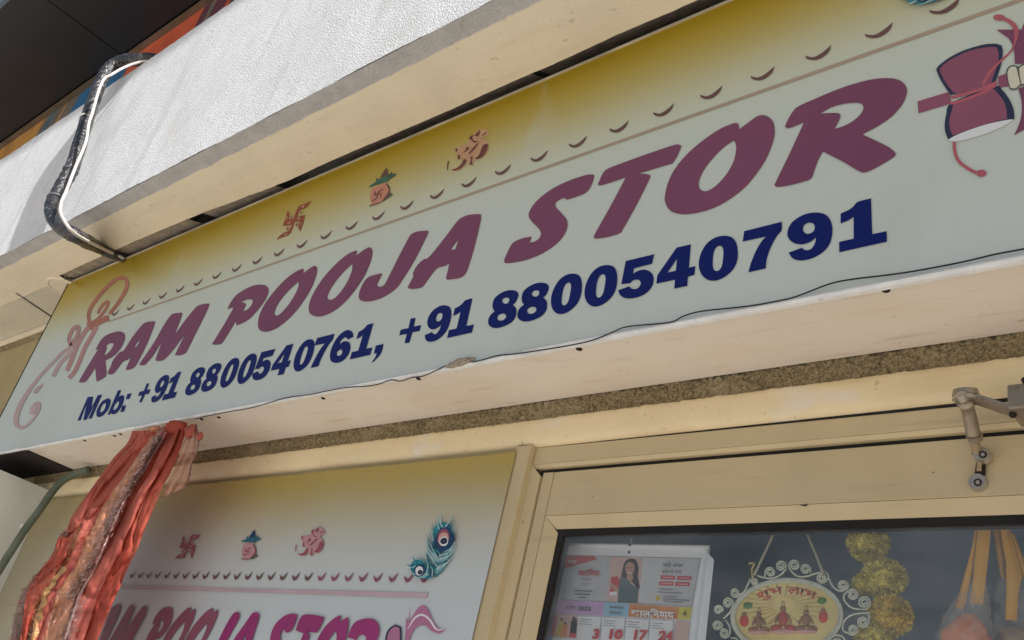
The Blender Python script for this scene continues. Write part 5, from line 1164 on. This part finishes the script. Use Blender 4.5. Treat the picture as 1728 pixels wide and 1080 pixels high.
cloth('plum_fold', .34, .52, .80, 1.0, mat('plum_cloth', (.25, .055, .06), .6, .15, 20), .007, ns=12)
# fine tinsel threads
def fringe(name, s_of, t0, t1, n, ln, m_, off, seed, ang=1.2):
    rnd = random.Random(seed); V = []; F = []
    for k in range(n):
        t = rnd.uniform(t0, t1); s = s_of(t) + rnd.gauss(0, .035); L, R_ = interp(LE, t), interp(RE, t); p = L.lerp(R_, s)
        a = P(p.x, p.y, .954 - off - fold(s, t)); an = ang + rnd.gauss(0, .5); l = ln * rnd.uniform(.4, 1.2)
        d = Vector((math.cos(an), -.25 * rnd.random(), math.sin(an))) * l; sd = Vector((-d.z, 0, d.x)).normalized() * .00055
        bow = Vector((0, -.003, -.25 * l)) * rnd.random()
        i = len(V); V += [a - sd, a + sd, a + d * .5 + sd - bow, a + d * .5 - sd - bow, a + d + bow]; F += [(i, i + 1, i + 2, i + 3), (i + 3, i + 2, i + 4)]
    o = obj(name, V, F, m_, FC); o['kind'] = 'stuff'; return o
fringe('tinsel_threads', lambda t: .50, .03, .72, 420, .024, M['silver'], .026, 1, .4)
fringe('dark_threads', lambda t: .52, .06, .72, 1100, .024, M['shag'], .024, 2, .25)
fringe('dark_threads', lambda t: .05, .46, 1, 420, .020, M['shag'], .012, 3, 2.6)
fringe('gold_threads', lambda t: .22, .45, 1, 300, .014, M['goldlace'], .022, 4, 2.0)
fringe('tinsel_threads', lambda t: .66, .72, 1, 260, .016, M['silver'], .020, 5, 1.0)
M['wrap'] = film_mat('crinkled_wrap', (.48, .26, .20), .88, .12)
for s0_, s1_, t0_, t1_, sd_ in ((.36, .62, .06, .97, 0),):
    def crinkle(s, t, f=fold, q=sd_): return f(s, t) + .006 + .006 * abs(noise.noise((s * 14, t * 18, q))) + .004 * noise.noise((s * 45, t * 50, q))
    _f = fold; fold = crinkle; cloth('plastic_wrap', s0_, s1_, t0_, t1_, M['wrap'], .016, ns=26, nt=170, ragged=.03); fold = _f
# gauzy flap on the right and the knot on the sign's edge
def flap():
    LA = [(318, 718), (308, 752), (297, 785), (284, 812), (272, 839)]; RA = [(331, 716), (334, 756), (323, 785), (318, 810), (311, 824)]
    V = []; F = []; n = 24; m2 = 10
    for j in range(n + 1):
        t = j / n; a, b = interp(LA, t), interp(RA, t)
        for i in range(m2 + 1):
            p = a.lerp(b, i / m2); V.append(P(p.x, p.y, .952 - .010 * abs(math.sin(i * .7 + t * 3)) - .004 * noise.noise((i * .5, t * 5, 1))))
    for j in range(n):
        for i in range(m2): k = j * (m2 + 1) + i; F.append((k, k + m2 + 1, k + m2 + 2, k + 1))
    obj('gauze_flap', V, F, M['gauze'], FC, True)
    tube('flap_hem', [P(*p, .944) for p in ((331, 716), (335, 745), (329, 770), (323, 785), (319, 805), (314, 821), (300, 829), (286, 836), (272, 839))], .0016, M['shag'], FC, 6)
    def blob(name, px, py, r, sx_, sz_, m_):
        c = P(px, py, .944); bm = bmesh.new(); bmesh.ops.create_icosphere(bm, subdivisions=3, radius=r)
        for v in bm.verts:
            d = 1 + .35 * noise.noise(v.co * 90); v.co = Vector((c.x + v.co.x * d * sx_, c.y + v.co.y * d * .7, c.z + v.co.z * d * sz_))
        bobj(name, bm, m_, FC, True)
    blob('knot', 298, 722, .030, 1.3, .5, M['redcloth']); blob('knot', 337, 736, .009, .8, 1.2, M['redcloth2']); blob('knot', 262, 724, .016, 1.5, .4, M['tinsel']); blob('knot', 322, 728, .016, 1.2, 1.0, M['redcloth2'])
flap()
